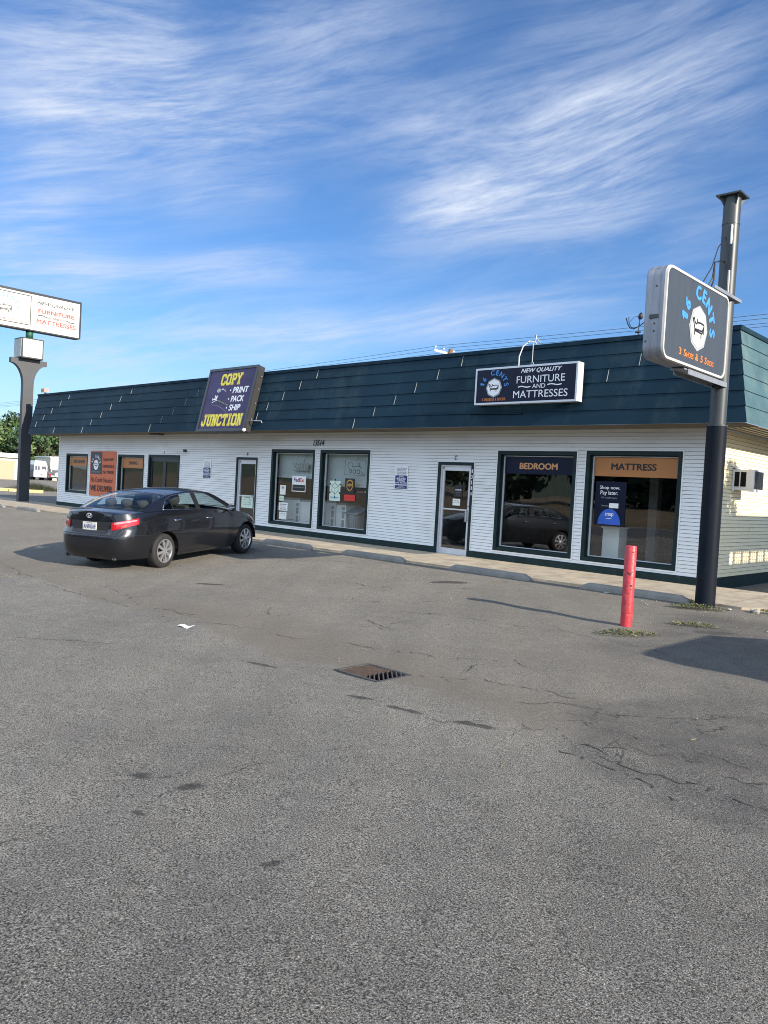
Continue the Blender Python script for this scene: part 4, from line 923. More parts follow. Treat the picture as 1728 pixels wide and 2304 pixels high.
for c in (.22,.38,.54): tube2(mb, P, ell(c,.10,.055,.055))
tube2(mb, P, [(.12,.16),(.12,.34),(.28,.34),(.28,.24),(.60,.24),(.66,.16)]); tube2(mb, P, [(.52,.24),(.52,.34),(.58,.34),(.58,.24)]); tube2(mb, P, [(.64,.12),(.74,.02)])
part('tubes', mb, ['ink_black'], t)
mb = MB(); mb.tube([(-9.9,.18,2.28),(-9.9,.19,2.44)], .006, 5); part('cord', mb, ['cable_black'], t)
# machines in the copy shop
def copier(x0, x1, y0, h, label):
    t = thing('copier', label, 'copier', ((x0+x1)/2, y0, 0), 'copiers behind the copy shop windows')
    mb = MB(); mb.box((x0,y0,.05),(x1,y0+.62,h)); part('body', mb, ['copier_white'], t)
    mb = MB(); mb.box((x0+.02,y0+.02,.008),(x1-.02,y0+.6,.048)); part('base', mb, ['black_plastic'], t)
    mb = MB(); mb.box((x1-.16,y0-.012,.35),(x1-.06,y0-.001,.55)); mb.box((x1-.16,y0-.012,.60),(x1-.06,y0-.001,.80)); mb.box((x1-.16,y0-.012,.84),(x1-.06,y0-.001,.93)); part('vents', mb, ['grey_plastic'], t)
    mb = MB(); mb.box((x0+.02,y0+.02,h+.002),(x1-.02,y0+.6,h+.06)); part('lid', mb, ['grey_plastic'], t)
    mb = MB(); mb.box((x0+.30,y0-.008,.40),(x1-.25,y0-.001,.415)); mb.box((x0+.22,y0-.008,.25),(x1-.25,y0-.001,.265)); part('slots', mb, ['grey_plastic'], t)
copier(-13.50, -12.62, .48, 1.02, 'tall white copier filling the left of the left copy window')
copier(-12.58, -11.95, .46, .99, 'narrow white copier right of the tall one in the left window')
copier(-11.62, -11.02, .48, 1.02, 'white copier at the left edge of the right copy window')
copier(-10.96, -10.55, .46, .98, 'slim white copier beside the grey bin')
t = thing('waste_bin', 'ribbed grey bin with a tilted lid behind the right copy window', 'bin', (-10.3,.6,0))
mb = MB(); mb.tube([(-10.26,.62,.01),(-10.26,.62,.72)], [.17,.24], 20)
for i in range(20):
    a = 2*math.pi*i/20; mb.tube([(-10.26+.172*math.cos(a),.62+.172*math.sin(a),.02),(-10.26+.238*math.cos(a),.62+.238*math.sin(a),.68)], .010, 5)
part('tub', mb, ['grey_plastic'], t)
mb = MB(); mb.prism([(-10.55,.38,.74),(-9.98,.38,.74),(-9.98,.86,.92),(-10.55,.86,.92)], (0,0,.03)); part('lid', mb, ['grey_plastic'], t)
winsign('notice', 'white sticker with dark writing inside the door lettered C', 'paper', -6.33, 1.215, -6.10, 1.38, 'paper', [('SORRY WE',(.12,.62,.88,.80),'ink_coral',dict()),('ARE CLOSED',(.1,.38,.9,.54),'ink_blue',{})], y=.042)
winsign('window_poster', 'black sticker with small white lines inside the door lettered C', 'poster', -6.30, 1.42, -6.05, 1.72, 'ink_black', [('ACCEPTED HERE',(.12,.55,.88,.65),'ink_white',bold),('ask inside',(.2,.35,.8,.43),'ink_grey',{}),('thank you',(.2,.15,.8,.23),'ink_grey',{})], y=.042)
winsign('notice', 'pale green sheet of hours on the narrow silver door by the car', 'paper', -15.02, .66, -14.42, 1.07, 'paper_green', [('SHOP HOURS',(.25,.78,.75,.88),'ink_black',bold),('Monday to Friday',(.15,.58,.85,.67),'ink_black',{}),('Saturday 10 - 2',(.15,.40,.85,.49),'ink_black',{}),('Sunday closed',(.2,.22,.8,.31),'ink_black',{})], y=.042)
t = thing('white_bucket', 'white tub behind the left leaf of the black double door', 'tub', (-20.3,.4,0))
mb = MB(); mb.tube([(-20.42,.45,.01),(-20.42,.45,.80),(-20.42,.45,.98),(-20.42,.45,1.02)], [.20,.22,.15,.05], 16); part('tub', mb, ['copier_white'], t, smooth=True)
mb = MB(); mb.tube([(-20.42,.45,1.02),(-20.42,.45,1.05)], .06, 10); part('cap', mb, ['ink_red'], t)

# ------------------------------------------------------------------ pole sign at the right
t = thing('pole_sign', 'tall dark steel pole carrying a rounded navy cabinet sign', 'sign', (1.02,-2.67,-.1))
cx, cy = 1.02, -2.67
mb = MB(); mb.tube([(cx,cy,-.25),(cx,cy,2.82)], .152, 28); part('pole', mb, ['pole_dark'], t, smooth=True, label='thick black painted foot of the pole'); smooth_by_angle(bpy.data.objects['pole'])
mb = MB(); mb.tube([(cx,cy,2.80),(cx,cy,2.825),(cx,cy,2.826),(cx,cy,5.93),(cx,cy,5.931),(cx,cy,5.95),(cx,cy,5.951),(cx,cy,6.36)], [.158,.158,.128,.128,.134,.134,.128,.128], 28)
smooth_by_angle(part('upper_pole', mb, ['pole_grey'], t))
mb = MB(); mb.add([(cx-.19,cy-.19,6.36),(cx+.19,cy-.19,6.36),(cx+.19,cy+.19,6.36),(cx-.19,cy+.19,6.36),(cx-.19,cy-.19,6.385),(cx+.19,cy-.19,6.385),(cx+.19,cy+.19,6.385),(cx-.19,cy+.19,6.385)], [(0,3,2,1),(4,5,6,7),(0,1,5,4),(1,2,6,5),(2,3,7,6),(3,0,4,7)])
for q in range(4):
    a = R(45+90*q); u = Vector((math.cos(a), math.sin(a), 0)); n = Vector((-u.y, u.x, 0))*.006
    c = Vector((cx, cy, 0)); mb.prism([c+u*.129+Vector((0,0,6.22))-n, c+u*.21+Vector((0,0,6.358))-n, c+u*.129+Vector((0,0,6.358))-n], n*2)
part('cap_plate', mb, ['pole_grey'], t)
mb = MB(); a = R(-62); ux, uy = math.cos(a), math.sin(a)
mb.tube([(cx+ux*.128,cy+uy*.128,5.90),(cx+ux*.150,cy+uy*.150,5.88),(cx+ux*.152,cy+uy*.152,5.75),(cx+ux*.152,cy+uy*.152,4.80)], .016, 8); part('conduit', mb, ['edge_white'], t, smooth=True)
mb = MB(); mb.box((cx+.06,cy-.155,5.2),(cx+.10,cy-.115,5.6)); part('wire_box', mb, ['pole_grey'], t)
# cabinet
xf, xb, y0, y1, z0, z1, rr = 1.16, .88, -5.12, -2.90, 3.49, 4.745, .16
def rrect(y0, y1, z0, z1, r, n=7):
    P = []
    for (yc, zc, a0) in ((y1-r,z1-r,0),(y0+r,z1-r,90),(y0+r,z0+r,180),(y1-r,z0+r,270)):
        for i in range(n+1): a = R(a0+90*i/n); P.append((yc+r*math.cos(a), zc+r*math.sin(a)))
    return P
def loft(mb, secs, m=0, cap=True):
    n = len(secs[0]); mb.grid([list(s) for s in secs], m, close=True)
    if cap: mb.poly(list(secs[-1]), m); mb.poly(list(reversed(secs[0])), m)
mb = MB(); S = lambda x, g=0: [(x, y, z) for y, z in rrect(y0+g, y1-g, z0+g, z1-g, rr-g)]
loft(mb, [S(xb,.012), S(xb+.015), S(xb+.085), S(xb+.09,.004), S(xb+.10,.004), S(xb+.105), S(xf-.09), S(xf-.085,.004), S(xf-.075,.004), S(xf-.07), S(xf-.02)]); smooth_by_angle(part('cabinet', mb, ['alu_grey'], t), 30)
mb = MB()
for xx, x2 in ((xf-.0195, xf+.012),):
    A = S(xx,-.004); Bq = S(x2,.004); Cq = S(x2,.038); Dq = S(xx+.02,.042)
    mb.grid([A, Bq, Cq, Dq], 0, close=True)
smooth_by_angle(part('frame', mb, ['frame_dull'], t), 40)
mb = MB(); mb.poly([(xf+.002, y, z) for y, z in rrect(y0+.036, y1-.036, z0+.036, z1-.036, rr-.036)]); part('face', mb, ['navy_grey'], t)
PP = Plane((xf+.0025, y0, z0), (0,1,0), (0,0,1))
emblem(t, PP, 1.13, .585, .325, ('ink_grey','sign_white','ink_sky'),   .395, .205, .20, 170, 2, bold=.06, inner=.87, kx=1.0)
mb = MB(); put_text(mb, PP, '3', (.52,.125,.60,.225), bold=.03); put_text(mb, PP, 'S', (.68,.125,.76,.225), bold=.03); put_text(mb, PP, 'HOES', (.775,.125,1.02,.20), bold=.03); put_text(mb, PP, '&', (1.08,.125,1.19,.225), bold=.03); put_text(mb, PP, '5', (1.27,.125,1.35,.225), bold=.03); put_text(mb, PP, 'S', (1.42,.125,1.50,.225), bold=.03); put_text(mb, PP, 'OCKS', (1.515,.125,1.76,.20), bold=.03); part('lettering', mb, ['ink_orange'], t)
mb = MB()
mb.prism([(xf+.02,-3.55,4.752),(xf+.02,-2.46,4.752),(xb+.02,-2.46,4.752),(xb+.02,-3.55,4.752)], (0,0,.012)); mb.box((xf+.02,-3.55,4.752),(xf+.026,-2.46,4.80))
mb.box((xf-.03,-4.2,3.40),(xf-.015,-2.72,3.475)); mb.box((xb+.05,-4.3,3.455),(xf-.031,-2.80,3.475)); mb.box((xb+.05,-4.2,3.40),(xb+.065,-2.75,3.454))
mb.box((cx-.10,-2.90,3.7),(cx+.10,-2.74,3.78)); mb.box((cx-.10,-2.90,4.5),(cx+.10,-2.74,4.58))
part('bracket', mb, ['alu_grey'], t)
mb = MB(); mb.tube([(cx-.02,cy-.13,5.72),(cx-.02,-3.05,5.50),(cx-.02,-3.25,5.15),(cx-.02,-3.55,4.85),(cx-.02,-3.62,4.74)], .009, 6); mb.tube([(cx-.02,cy-.13,5.35),(cx-.02,-3.0,5.30),(cx-.02,-3.15,5.25),(cx-.02,-3.13,5.0),(cx-.02,-3.25,4.82),(cx-.02,-3.5,4.75)], .014, 6); mb.tube([(cx-.02,-3.15,5.25),(cx-.02,-3.2,5.0),(cx-.02,-3.42,4.76)], .009, 6); part('cable', mb, ['cable_black'], t, smooth=True)
mb = MB()
for (yy, zz) in ((-5.121,4.45),(-5.121,3.85),(-5.121,3.95)): mb.tube([(1.03,yy+.003,zz),(1.03,yy-.008,zz)], .012, 8)
mb.box((.96,-5.135,4.02),(1.08,-5.1205,4.07)); mb.tube([(.92,-5.117,3.72),(.92,-5.125,3.72)], .014, 8); part('rivets', mb, ['pole_grey'], t)

# ------------------------------------------------------------------ pylon sign at the far left
t = thing('pylon_sign', 'grey pylon with flared head carrying a blank cube and a wide white sign', 'sign', (-31.12,-.45,-.09))
px = -31.0; pt = .26; yc = -.46
prof = []
hw, HW, zb_, zt_ = .235, .80, 5.35, 6.28
for i in range(11): a = R(90*i/10); prof.append((hw+(HW-hw)*(1-math.cos(a)), zb_+(zt_-zb_)*math.sin(a)))
side = [(hw,-.15)]+prof+[(HW, 6.50)]
poly = [(yc+a, z) for a, z in side]+[(yc-a, z) for a, z in reversed(side)]
mb = MB(); mb.prism([(px, y, z) for y, z in poly], (-pt,0,0)); part('column', mb, ['pylon_grey'], t)
mb = MB(); mb.box((-31.55,-.95,6.505),(-30.68,.02,7.42)); CUBE = part('cube_cabinet', mb, ['sign_brown'], t)
mb = MB(); mb.box((-30.678,-.90,6.56),(-30.665,-.03,7.37)); part('panel', mb, ['sign_faded'], t, label='sun-bleached blank panel'); mb = MB(); mb.box((-31.50,-.965,6.56),(-30.73,-.952,7.37)); part('panel', mb, ['sign_faded'], t)
mb = MB(); mb.tube([(-31.12,-.46,7.42),(-31.12,-.46,7.84)], .16, 16); part('neck', mb, ['pipe_green'], t, smooth=True)
y0, y1, z0, z1 = -3.05, 1.80, 7.80, 9.53
mb = MB(); mb.box((-31.37,y0,z0),(-30.885,y1,z1)); part('cabinet', mb, ['sign_brown'], t)
mb = MB(); f = .07
mb.box((-30.90,y0-.01,z1-f-.02),(-30.858,y1+.01,z1+.01)); mb.box((-30.90,y0-.01,z0-.01),(-30.858,y1+.01,z0+f*.6)); mb.box((-30.90,y0-.01,z0+f*.6),(-30.858,y0+f,z1-f-.02)); mb.box((-30.90,y1-f,z0+f*.6),(-30.858,y1+.01,z1-f-.02)); part('frame', mb, ['dark_frame'], t)
mb = MB(); mb.box((-30.884,y0+f,z0+f*.6),(-30.870,y1-f,z1-f-.02)); part('face', mb, ['sign_white'], t)
PY = Plane((-30.8695, 0, 0), (0,1,0), (0,0,1))
mb = MB(); stroke(mb, PY, [(-2.80,8.03),(-.55,8.03),(-.55,9.34),(-2.80,9.34)], .036, 0, .001, True); part('border_line', mb, ['ink_black'], t)
emblem(t, PY, -1.66, 8.60, .37, ('ink_grey','sign_white','ink_pale_blue'), .50, .17, .19, 165, 14, w=.002, bold=.02, inner=.93, kx=1.35)
for txt, box, c, kk in (('3 SHOES & 5 SOCKS',(-2.62,8.10,-.72,8.185),'ink_coral',{}),('NEW QUALITY',(-.27,9.02,1.50,9.19),'ink_black',dict(shear=.35, bold=.02)),('FURNITURE',(-.21,8.655,1.48,8.845),'ink_coral',dict(bold=.03)),('AND',(.45,8.46,.84,8.575),'ink_coral',dict(bold=.02)),('MATTRESSES',(-.27,8.18,1.57,8.385),'ink_coral',dict(bold=.02))):
    mb = MB(); put_text(mb, PY, txt, box, w=.002, **kk); part('lettering', mb, [c], t)
mb = MB(); stroke(mb, PY, wave(-.20,.38,8.535,.028), .035); stroke(mb, PY, wave(.93,1.48,8.50,.028), .035); part('flourish', mb, ['ink_black'], t)

# ------------------------------------------------------------------ small street things
bz = gz(-5.19)
t = thing('bollard', 'faded red steel bollard with chipped paint at the lot edge', 'bollard', (.945,-5.19,bz))
mb = MB(); mb.tube([(.945,-5.19,bz-.1),(.945,-5.19,bz+1.07),(.945,-5.19,bz+1.085),(.945,-5.19,bz+1.09)], [.078,.078,.072,.0], 28); smooth_by_angle(part('tube', mb, ['bollard_red'], t))
mb = MB()
for i, (a, z, r) in enumerate(((-40,1.0,.010),(-75,.72,.014),(-65,.71,.009),(-55,.70,.012),(-48,.72,.008),(-40,.55,.014),(-38,.50,.009),(-35,.18,.009),(-50,.30,.007),(-62,.45,.007))):
    c = Vector((.945+.0775*math.cos(R(a)), -5.19+.0775*math.sin(R(a)), bz+z)); u = Vector((math.cos(R(a)), math.sin(R(a)), 0))
    mb.tube([c, c+u*.0025], r, 7)
part('rust_chips', mb, ['rust'], t)
def wheel_stop(xc, y, L_, label, first=[None], rz=0.0):
    if first[0] is None:
        mb = MB(); h, w = .115, .075; l = L_/2
        sec = [(-w,0),(-w*.9,h*.55),(-w*.55,h),(w*.55,h),(w*.9,h*.55),(w,0)]
        rows = []
        for x, k in ((-l,0.25),(-l+.03,.55),(-l+.16,1),(-.3,1),(.3,1),(l-.16,1),(l-.03,.55),(l,.25)): rows.append([(x, a*(.8+.2*k), b*k) for a, b in sec])
        mb.grid(rows); mb.poly(list(reversed(rows[0]))); mb.poly(rows[-1])
        o = mb.build('wheel_stop', ['concrete_stop']); first[0] = o; o['_L'] = L_
    else:
        o = first[0].copy(); C.objects.link(o)
    o.location = (xc, y, gz(y)+.0); o.rotation_euler = (0,0,rz)
    tag(o, label, 'wheel stop', 'concrete wheel stops along the pavement')
wheel_stop(-.22, -2.60, 1.95, 'weathered concrete wheel stop ending at the foot of the tall black pole', rz=.01)
wheel_stop(-3.22, -2.60, 1.95, 'weathered concrete wheel stop in front of the BEDROOM window', rz=-.012)
wheel_stop(-6.40, -2.60, 1.95, 'weathered concrete wheel stop in front of the door lettered C', rz=.008)
wheel_stop(-9.40, -2.60, 1.95, 'weathered concrete wheel stop just right of the parked dark sedan', rz=-.01)
wheel_stop(-24.2, -3.0, 1.95, 'pale concrete wheel stop left of the sedan, nearer to its boot', rz=.0)
wheel_stop(-27.2, -3.1, 1.95, 'pale concrete wheel stop farthest left, near the pylon foot', rz=.0)
# drain grate
t = thing('drain_grate', 'rusty iron storm drain grate sunk in the asphalt', 'drain', (.5,-9.63,-.27))
gx0, gx1, gy0, gy1 = .215, .805, -9.875, -9.405; gt = -.262
mb = MB(); f = .026
mb.box((gx0-.01,gy0-.01,gt-.10),(gx1+.01,gy0+f,gt)); mb.box((gx0-.01,gy1-f,gt-.10),(gx1+.01,gy1+.01,gt)); mb.box((gx0-.01,gy0+f,gt-.10),(gx0+f,gy1-f,gt)); mb.box((gx1-f,gy0+f,gt-.10),(gx1+.01,gy1-f,gt)); part('frame', mb, ['iron'], t)
mb = MB(); mx_ = (gx0+gx1)/2+.03
n = 11
for i in range(n):
    x = gx0+f+.010+(mx_-gx0-f-.02)*i/(n-1); mb.box((x-.006,gy0+f,gt-.05),(x+.006,gy1-f,gt-.004))
mb.box((mx_,gy0+f,gt-.07),(mx_+.016,gy1-f,gt-.002))
part('bars', mb, ['rust'], t)
mb = MB(); X0, X1, Y0, Y1 = mx_+.016, gx1-f, gy0+f, gy1-f
for i in range(-9, 12):
    c = (X0+Y0)+.062*i+.03 if False else None
    # bars slanting from the far left to the near right
    s = X0+.064*i; a0, a1 = None, None
    pts = []
    for tt in [j/60*.9 for j in range(61)]:
        x, y = s+tt*.72, Y1-tt*.70
        if X0 <= x <= X1 and Y0 <= y <= Y1: pts.append((x, y))
    if len(pts) < 2: continue
    (xa, ya), (xb, yb) = pts[0], pts[-1]; w = .0060
    mb.prism([(xa-w*.7, ya-w*.7, gt-.003), (xb-w*.7, yb-w*.7, gt-.003), (xb+w*.7, yb+w*.7, gt-.003), (xa+w*.7, ya+w*.7, gt-.003)], (0,0,-.06))
part('bars', mb, ['iron'], t)
mb = MB(); b0 = -1.0
mb.quad((gx0,gy0,b0),(gx1,gy0,b0),(gx1,gy1,b0),(gx0,gy1,b0)); mb.quad((gx0,gy0,b0),(gx0,gy1,b0),(gx0,gy1,gt-.1),(gx0,gy0,gt-.1)); mb.quad((gx1,gy0,b0),(gx1,gy1,b0),(gx1,gy1,gt-.1),(gx1,gy0,gt-.1)); mb.quad((gx0,gy0,b0),(gx1,gy0,b0),(gx1,gy0,gt-.1),(gx0,gy0,gt-.1)); mb.quad((gx0,gy1,b0),(gx1,gy1,b0),(gx1,gy1,gt-.1),(gx0,gy1,gt-.1)); part('pit', mb, ['hole_black'], t)
# litter
mb = MB(); x, y = -2.37, -9.97; z = gz(y)+.012
mb.grid([[(x-.085+.165*i/4+.02*j, y-.04+.024*j+.010*i, z+.012*math.sin(i*1.3+j)+.006*j) for i in range(5)] for j in range(4)]); tag(mb.build('paper_scrap', ['paper']), 'crumpled white paper scrap lying on the asphalt', 'litter')
mb = MB(); x, y = -.55, -2.78; z = gz(y)+.01
mb.grid([[(x-.10+.2*i/3, y-.03+.03*j, z+.008*math.sin(i+j)) for i in range(4)] for j in range(3)]); tag(mb.build('paper_scrap', ['paper']), 'white paper strip by the wheel stop near the red bollard', 'litter')
def stone_mesh(mb, x, y, z, r, rg, sz=.7):
    P = []
    for i in range(5):
        th = math.pi*(i+.001)/4.002; row = []
        for j in range(7):
            ph = 2*math.pi*j/7; k = r*rg.uniform(.75,1.2); row.append((x+k*math.sin(th)*math.cos(ph), y+k*math.sin(th)*math.sin(ph), z+r*sz*.6+k*sz*math.cos(th)))
        P.append(row)
    mb.grid(P, 0, close=True)
rg = random.Random(4)
mb = MB(); stone_mesh(mb, 1.78, -2.62, gz(-2.6), .06, rg, .7); stone_mesh(mb, 1.71, -2.57, gz(-2.6), .045, rg, .8); tag(mb.build('rubble', ['stone']), 'pale broken concrete lump beside the tall pole foot', 'rubble')
mb = MB(); stone_mesh(mb, 1.42, -2.75, gz(-2.6), .045, rg, .5); tag(mb.build('rubble', ['stone']), 'small grey concrete lump between pole foot and larger lump', 'rubble')
mb = MB('stone', 'paper', 'weed_dry')
for i in range(300):
    u = rg.random(); x = rg.uniform(-12, 4.6); y = rg.uniform(-13.5, -2.5)
    if i < 90: x = rg.gauss(1.5,.9); y = rg.gauss(-3.1,.5)
    if i > 290: x = rg.gauss(2.4,1.0); y = rg.gauss(-8.6,.8)
    if y > -2.7 or y < -13.9: continue
    r = rg.choice((.004,.005,.006,.008,.013 if y > -6 else .005))
    mm = 0 if u < .78 else (1 if u < .82 else 2)
    if mm == 2: a = rg.uniform(0,3); mb.tube([(x,y,gz(y)+.006),(x+.06*math.cos(a),y+.06*math.sin(a),gz(y)+.01)], .003, 4, 2)
    else: k = len(mb.f); stone_mesh(mb, x, y, gz(y)-.002, r, rg, .6); mb.m[k:] = [mm]*(len(mb.f)-k)
tag(mb.build('gravel', None), 'loose pebbles, chips and straws scattered on the lot', 'gravel', kind='stuff')
def weeds(cx, cy, rx, ry, n, label, hmax=.07, ang=0.0, mix=(0.5,.3,.2)):
    mb = MB('weed_light', 'weed_dark', 'weed_dry'); rg = random.Random(int(abs(cx*100)+n))
    for i in range(n):
        r = rg.random()**.6; a = rg.uniform(0, 2*math.pi); u, v = r*rx*math.cos(a), r*ry*math.sin(a)
        x = cx+u*math.cos(ang)-v*math.sin(ang); y = cy+u*math.sin(ang)+v*math.cos(ang); z0 = gz(y) if y < -2.2 else 0
        h = hmax*(1-.6*r)*rg.uniform(.25,1); m = 0 if rg.random() < mix[0] else (1 if rg.random() < .6 else 2)
        d = Vector((rg.uniform(-1,1), rg.uniform(-1,1), rg.uniform(-.2,.9))).normalized()*rg.uniform(.012,.035); s = Vector((-d.y, d.x, rg.uniform(-.01,.01))).normalized()*rg.uniform(.005,.011)
        p = Vector((x, y, z0+h+.004)); mb.quad(p-s, p+d*.6-s*1.2, p+d, p+d*.6+s*1.2, m)
        if rg.random() < .12: mb.tube([(x,y,z0),(x+.01,y,z0+h)], .002, 3, 2)
    tag(mb.build('weeds', None), label, 'weeds', kind='stuff')
weeds(1.22,-5.74,.42,.20,650,'low mat of green weeds in front of the red bollard',.06,.75)
weeds(1.04,-3.03,.42,.12,700,'low green weeds around the tall pole foot',.09,.30)
weeds(.5,-2.5,.5,.10,500,'sparse weeds at the end of the nearest wheel stop',.06,.0)
weeds(2.25,-2.35,.5,.25,1200,'weeds at the right end of the pavement',.09,.2)
weeds(1.55,-4.35,.35,.12,420,'thin dry weeds between bollard and pole',.025,.4,(.2,0,0))
mb = MB(); mb.box((2.05,-2.36,-.12),(5.0,-2.16,.03)); tag(mb.build('painted_curb', ['curb_yellow']), 'yellow painted curb end right of the tall pole', 'curb')
# window air conditioner on the side wall
t = thing('air_conditioner', 'white box air conditioner sticking out of the cream side wall', 'air conditioner', (.2,1.23,1.9))
x0, x1, y0, y1, z0, z1 = .018, .42, .98, 1.52, 1.90, 2.31
mb = MB(); mb.box((x0,y0,z0),(x1,y1,z1)); part('case', mb, ['alu_painted'], t)
mb = MB(); mb.box((x0+.03,y0-.004,z0+.07),(x0+.12,y0-.0005,z1-.05)); mb.box((x0+.145,y0-.004,z0+.07),(x0+.25,y0-.0005,z1-.05)); part('side_vents', mb, ['hole_black'], t)
mb = MB(); mb.box((x1+.0005,y0+.04,z0+.03),(x1+.004,y1-.04,z1-.03)); part('coil', mb, ['black_plastic'], t)
mb = MB()
for i in range(9): z = z0+.05+.038*i; mb.box((x1+.005,y0+.035,z),(x1+.012,y1-.035,z+.008))
for i in range(6): y = y0+.05+.085*i; mb.box((x1+.0125,y,z0+.03),(x1+.017,y+.008,z1-.03))
part('grille', mb, ['pole_grey'], t)
mb = MB(); mb.box((x0-.0,y0-.03,z0-.03),(x0+.03,y0-.001,z1+.03)); mb.box((x0,y0-.03,z1+.001),(x0+.03,y1+.02,z1+.03)); mb.box((x1-.1,y0-.002,z0-.025),(x1+.01,y1+.002,z0-.001)); part('mounting', mb, ['edge_white'], t)
# roof antenna
t = thing('roof_antenna', 'thin mast with black domed camera and drooping cables on the roof edge', 'antenna', (-1.88,.3,4.7))
mb = MB(); mb.tube([(-1.88,.3,4.70),(-1.85,.3,5.40)], .013, 8); mb.tube([(-1.70,.3,4.86),(-1.87,.3,5.08)], .007, 6); mb.tube([(-1.66,.3,4.86),(-1.76,.32,5.25)], .006, 6); part('mast', mb, ['pole_grey'], t)
mb = MB(); mb.tube([(-1.84,.3,5.36),(-1.84,.3,5.40),(-1.83,.3,5.46),(-1.83,.3,5.50)], [.035,.05,.045,.01], 12); part('dome', mb, ['cable_black'], t, smooth=True)
mb = MB(); mb.tube([(-2.16,.3,5.42),(-2.12,.3,5.30),(-2.06,.3,5.20),(-1.98,.3,5.17),(-1.85,.3,5.22),(-1.70,.3,5.32),(-1.62,.3,5.36)], .011, 6); mb.tube([(-2.10,.3,5.44),(-2.09,.3,5.32),(-2.04,.3,5.22),(-1.96,.3,5.18)], .008, 6); mb.tube([(-2.07,.3,5.33),(-1.98,.3,5.42),(-1.86,.3,5.43)], .005, 5); mb.box((-1.93,.28,5.08),(-1.82,.32,5.11)); part('cables', mb, ['cable_black'], t, smooth=True)
t = thing('roof_floodlight', 'small weathered floodlight on the left end of the mansard', 'floodlight', (-29.3,-.40,4.86))
mb = MB(); mb.prism([(-29.48,-.52,4.92),(-29.14,-.52,4.92),(-29.20,-.30,4.96),(-29.42,-.30,4.96)], (0,0,.17)); part('housing', mb, ['floodlight'], t)
mb = MB(); mb.box((-29.36,-.42,4.861),(-29.26,-.34,4.925)); part('bracket', mb, ['pole_grey'], t)
# utility pole and lines
t = thing('utility_pole', 'wooden utility pole whose white crossarm shows above the mansard', 'utility pole', (-23,20,-.09))
mb = MB(); mb.tube([(-23,20,-.1),(-23,20,9.72)], [.17,.13], 12); part('shaft', mb, ['wood_pole'], t)
mb = MB(); mb.box((-23.20,18.75,9.42),(-23.135,21.25,9.54)); part('crossarm', mb, ['insulator'], t)
mb = MB()
for y in (18.85, 19.6, 20.5, 21.15): mb.tube([(-23.167,y,9.54),(-23.167,y,9.62),(-23.167,y,9.66),(-23.167,y,9.72)], [.02,.02,.06,.05], 10)
part('insulators', mb, ['insulator'], t)
for y, z, l in ((18.85,9.72,'overhead wire nearest the shop roof'),(19.6,9.72,'second overhead wire from the shop roof'),(20.5,9.72,'third overhead wire from the shop roof'),(21.15,9.72,'overhead wire farthest from the shop roof')):
    mb = MB(); pts = []
    for i in range(25): s = i/24; pts.append((-140+117*s, y, z-.5*(1-s)-3.2*s*(1-s)))
    for i in range(1, 21): s = i/20; pts.append((-23+60*s, y, z+.25*s-1.2*s*(1-s)))
    mb.tube(pts, .011, 5); tag(mb.build('overhead_wire', ['wire']), l, 'wire', 'overhead wires behind the shop')

# ------------------------------------------------------------------ vehicles
def wheel_meshes(r, w, rim_r, spokes, y_sign):
    """tyre, rim, disc around the origin; axle along y, outer face towards y_sign"""
    s = y_sign; N_ = 40
    tb = MB(); prof = [(rim_r,-w*.46),(rim_r+.03,-w*.5),(r-.035,-w*.5),(r-.008,-w*.40),(r,-w*.25),(r,w*.25),(r-.008,w*.40),(r-.035,w*.5),(rim_r+.03,w*.5),(rim_r,w*.46)]
    tb.grid([[(a*math.cos(2*math.pi*i/N_), b, a*math.sin(2*math.pi*i/N_)) for a, b in prof] for i in range(N_+1)])
    rb = MB(); o = s*w*.5
    ring = [(rim_r,o-s*.03),(rim_r+.004,o+s*.002),(rim_r-.012,o+s*.004),(rim_r-.026,o-s*.022),(rim_r-.03,o-s*.12)]
    rb.grid([[(a*math.cos(2*math.pi*i/N_), b, a*math.sin(2*math.pi*i/N_)) for a, b in ring] for i in range(N_+1)])
    for k in range(spokes):
        a = 2*math.pi*k/spokes+.2; ca, sa = math.cos(a), math.sin(a)
        def P(rad, t, y): return (ca*rad-sa*t, y, sa*rad+ca*t)
        r0, r1 = .045, rim_r-.012; w0, w1 = .019, .031
        f = [P(r0,-w0,o+s*.004), P(r0,w0,o+s*.004), P(r1,w1,o-s*.008), P(r1,-w1,o-s*.008)]
        bk = [P(r0,-w0,o-s*.03), P(r0,w0,o-s*.03), P(r1,w1,o-s*.05), P(r1,-w1,o-s*.05)]
        rb.add(f+bk, [(0,1,2,3),(0,4,5,1),(1,5,6,2),(2,6,7,3),(3,7,4,0)])
    hub = [(.0,o+s*.008),(.035,o+s*.007),(.05,o+s*.0),(.055,o-s*.03)]
    rb.grid([[(a*math.cos(2*math.pi*i/20), b, a*math.sin(2*math.pi*i/20)) for a, b in hub] for i in range(21)])
    db = MB(); n = 28; c = o-s*.06
    db.poly([((rim_r-.02)*math.cos(2*math.pi*i/n), c, (rim_r-.02)*math.sin(2*math.pi*i/n)) for i in range(n)])
    return tb, rb, db
def child(name, mb, mats, parent, smooth=False, loc=None, label=None, ang=None):
    o = mb.build(name, mats, None, smooth); o.parent = parent
    if loc is not None: o.location = loc
    if ang: smooth_by_angle(o, ang)
    if label: o['label'] = label
    return o
def lerp_tab(x, xs, ys): return float(np.interp(x, xs, ys))
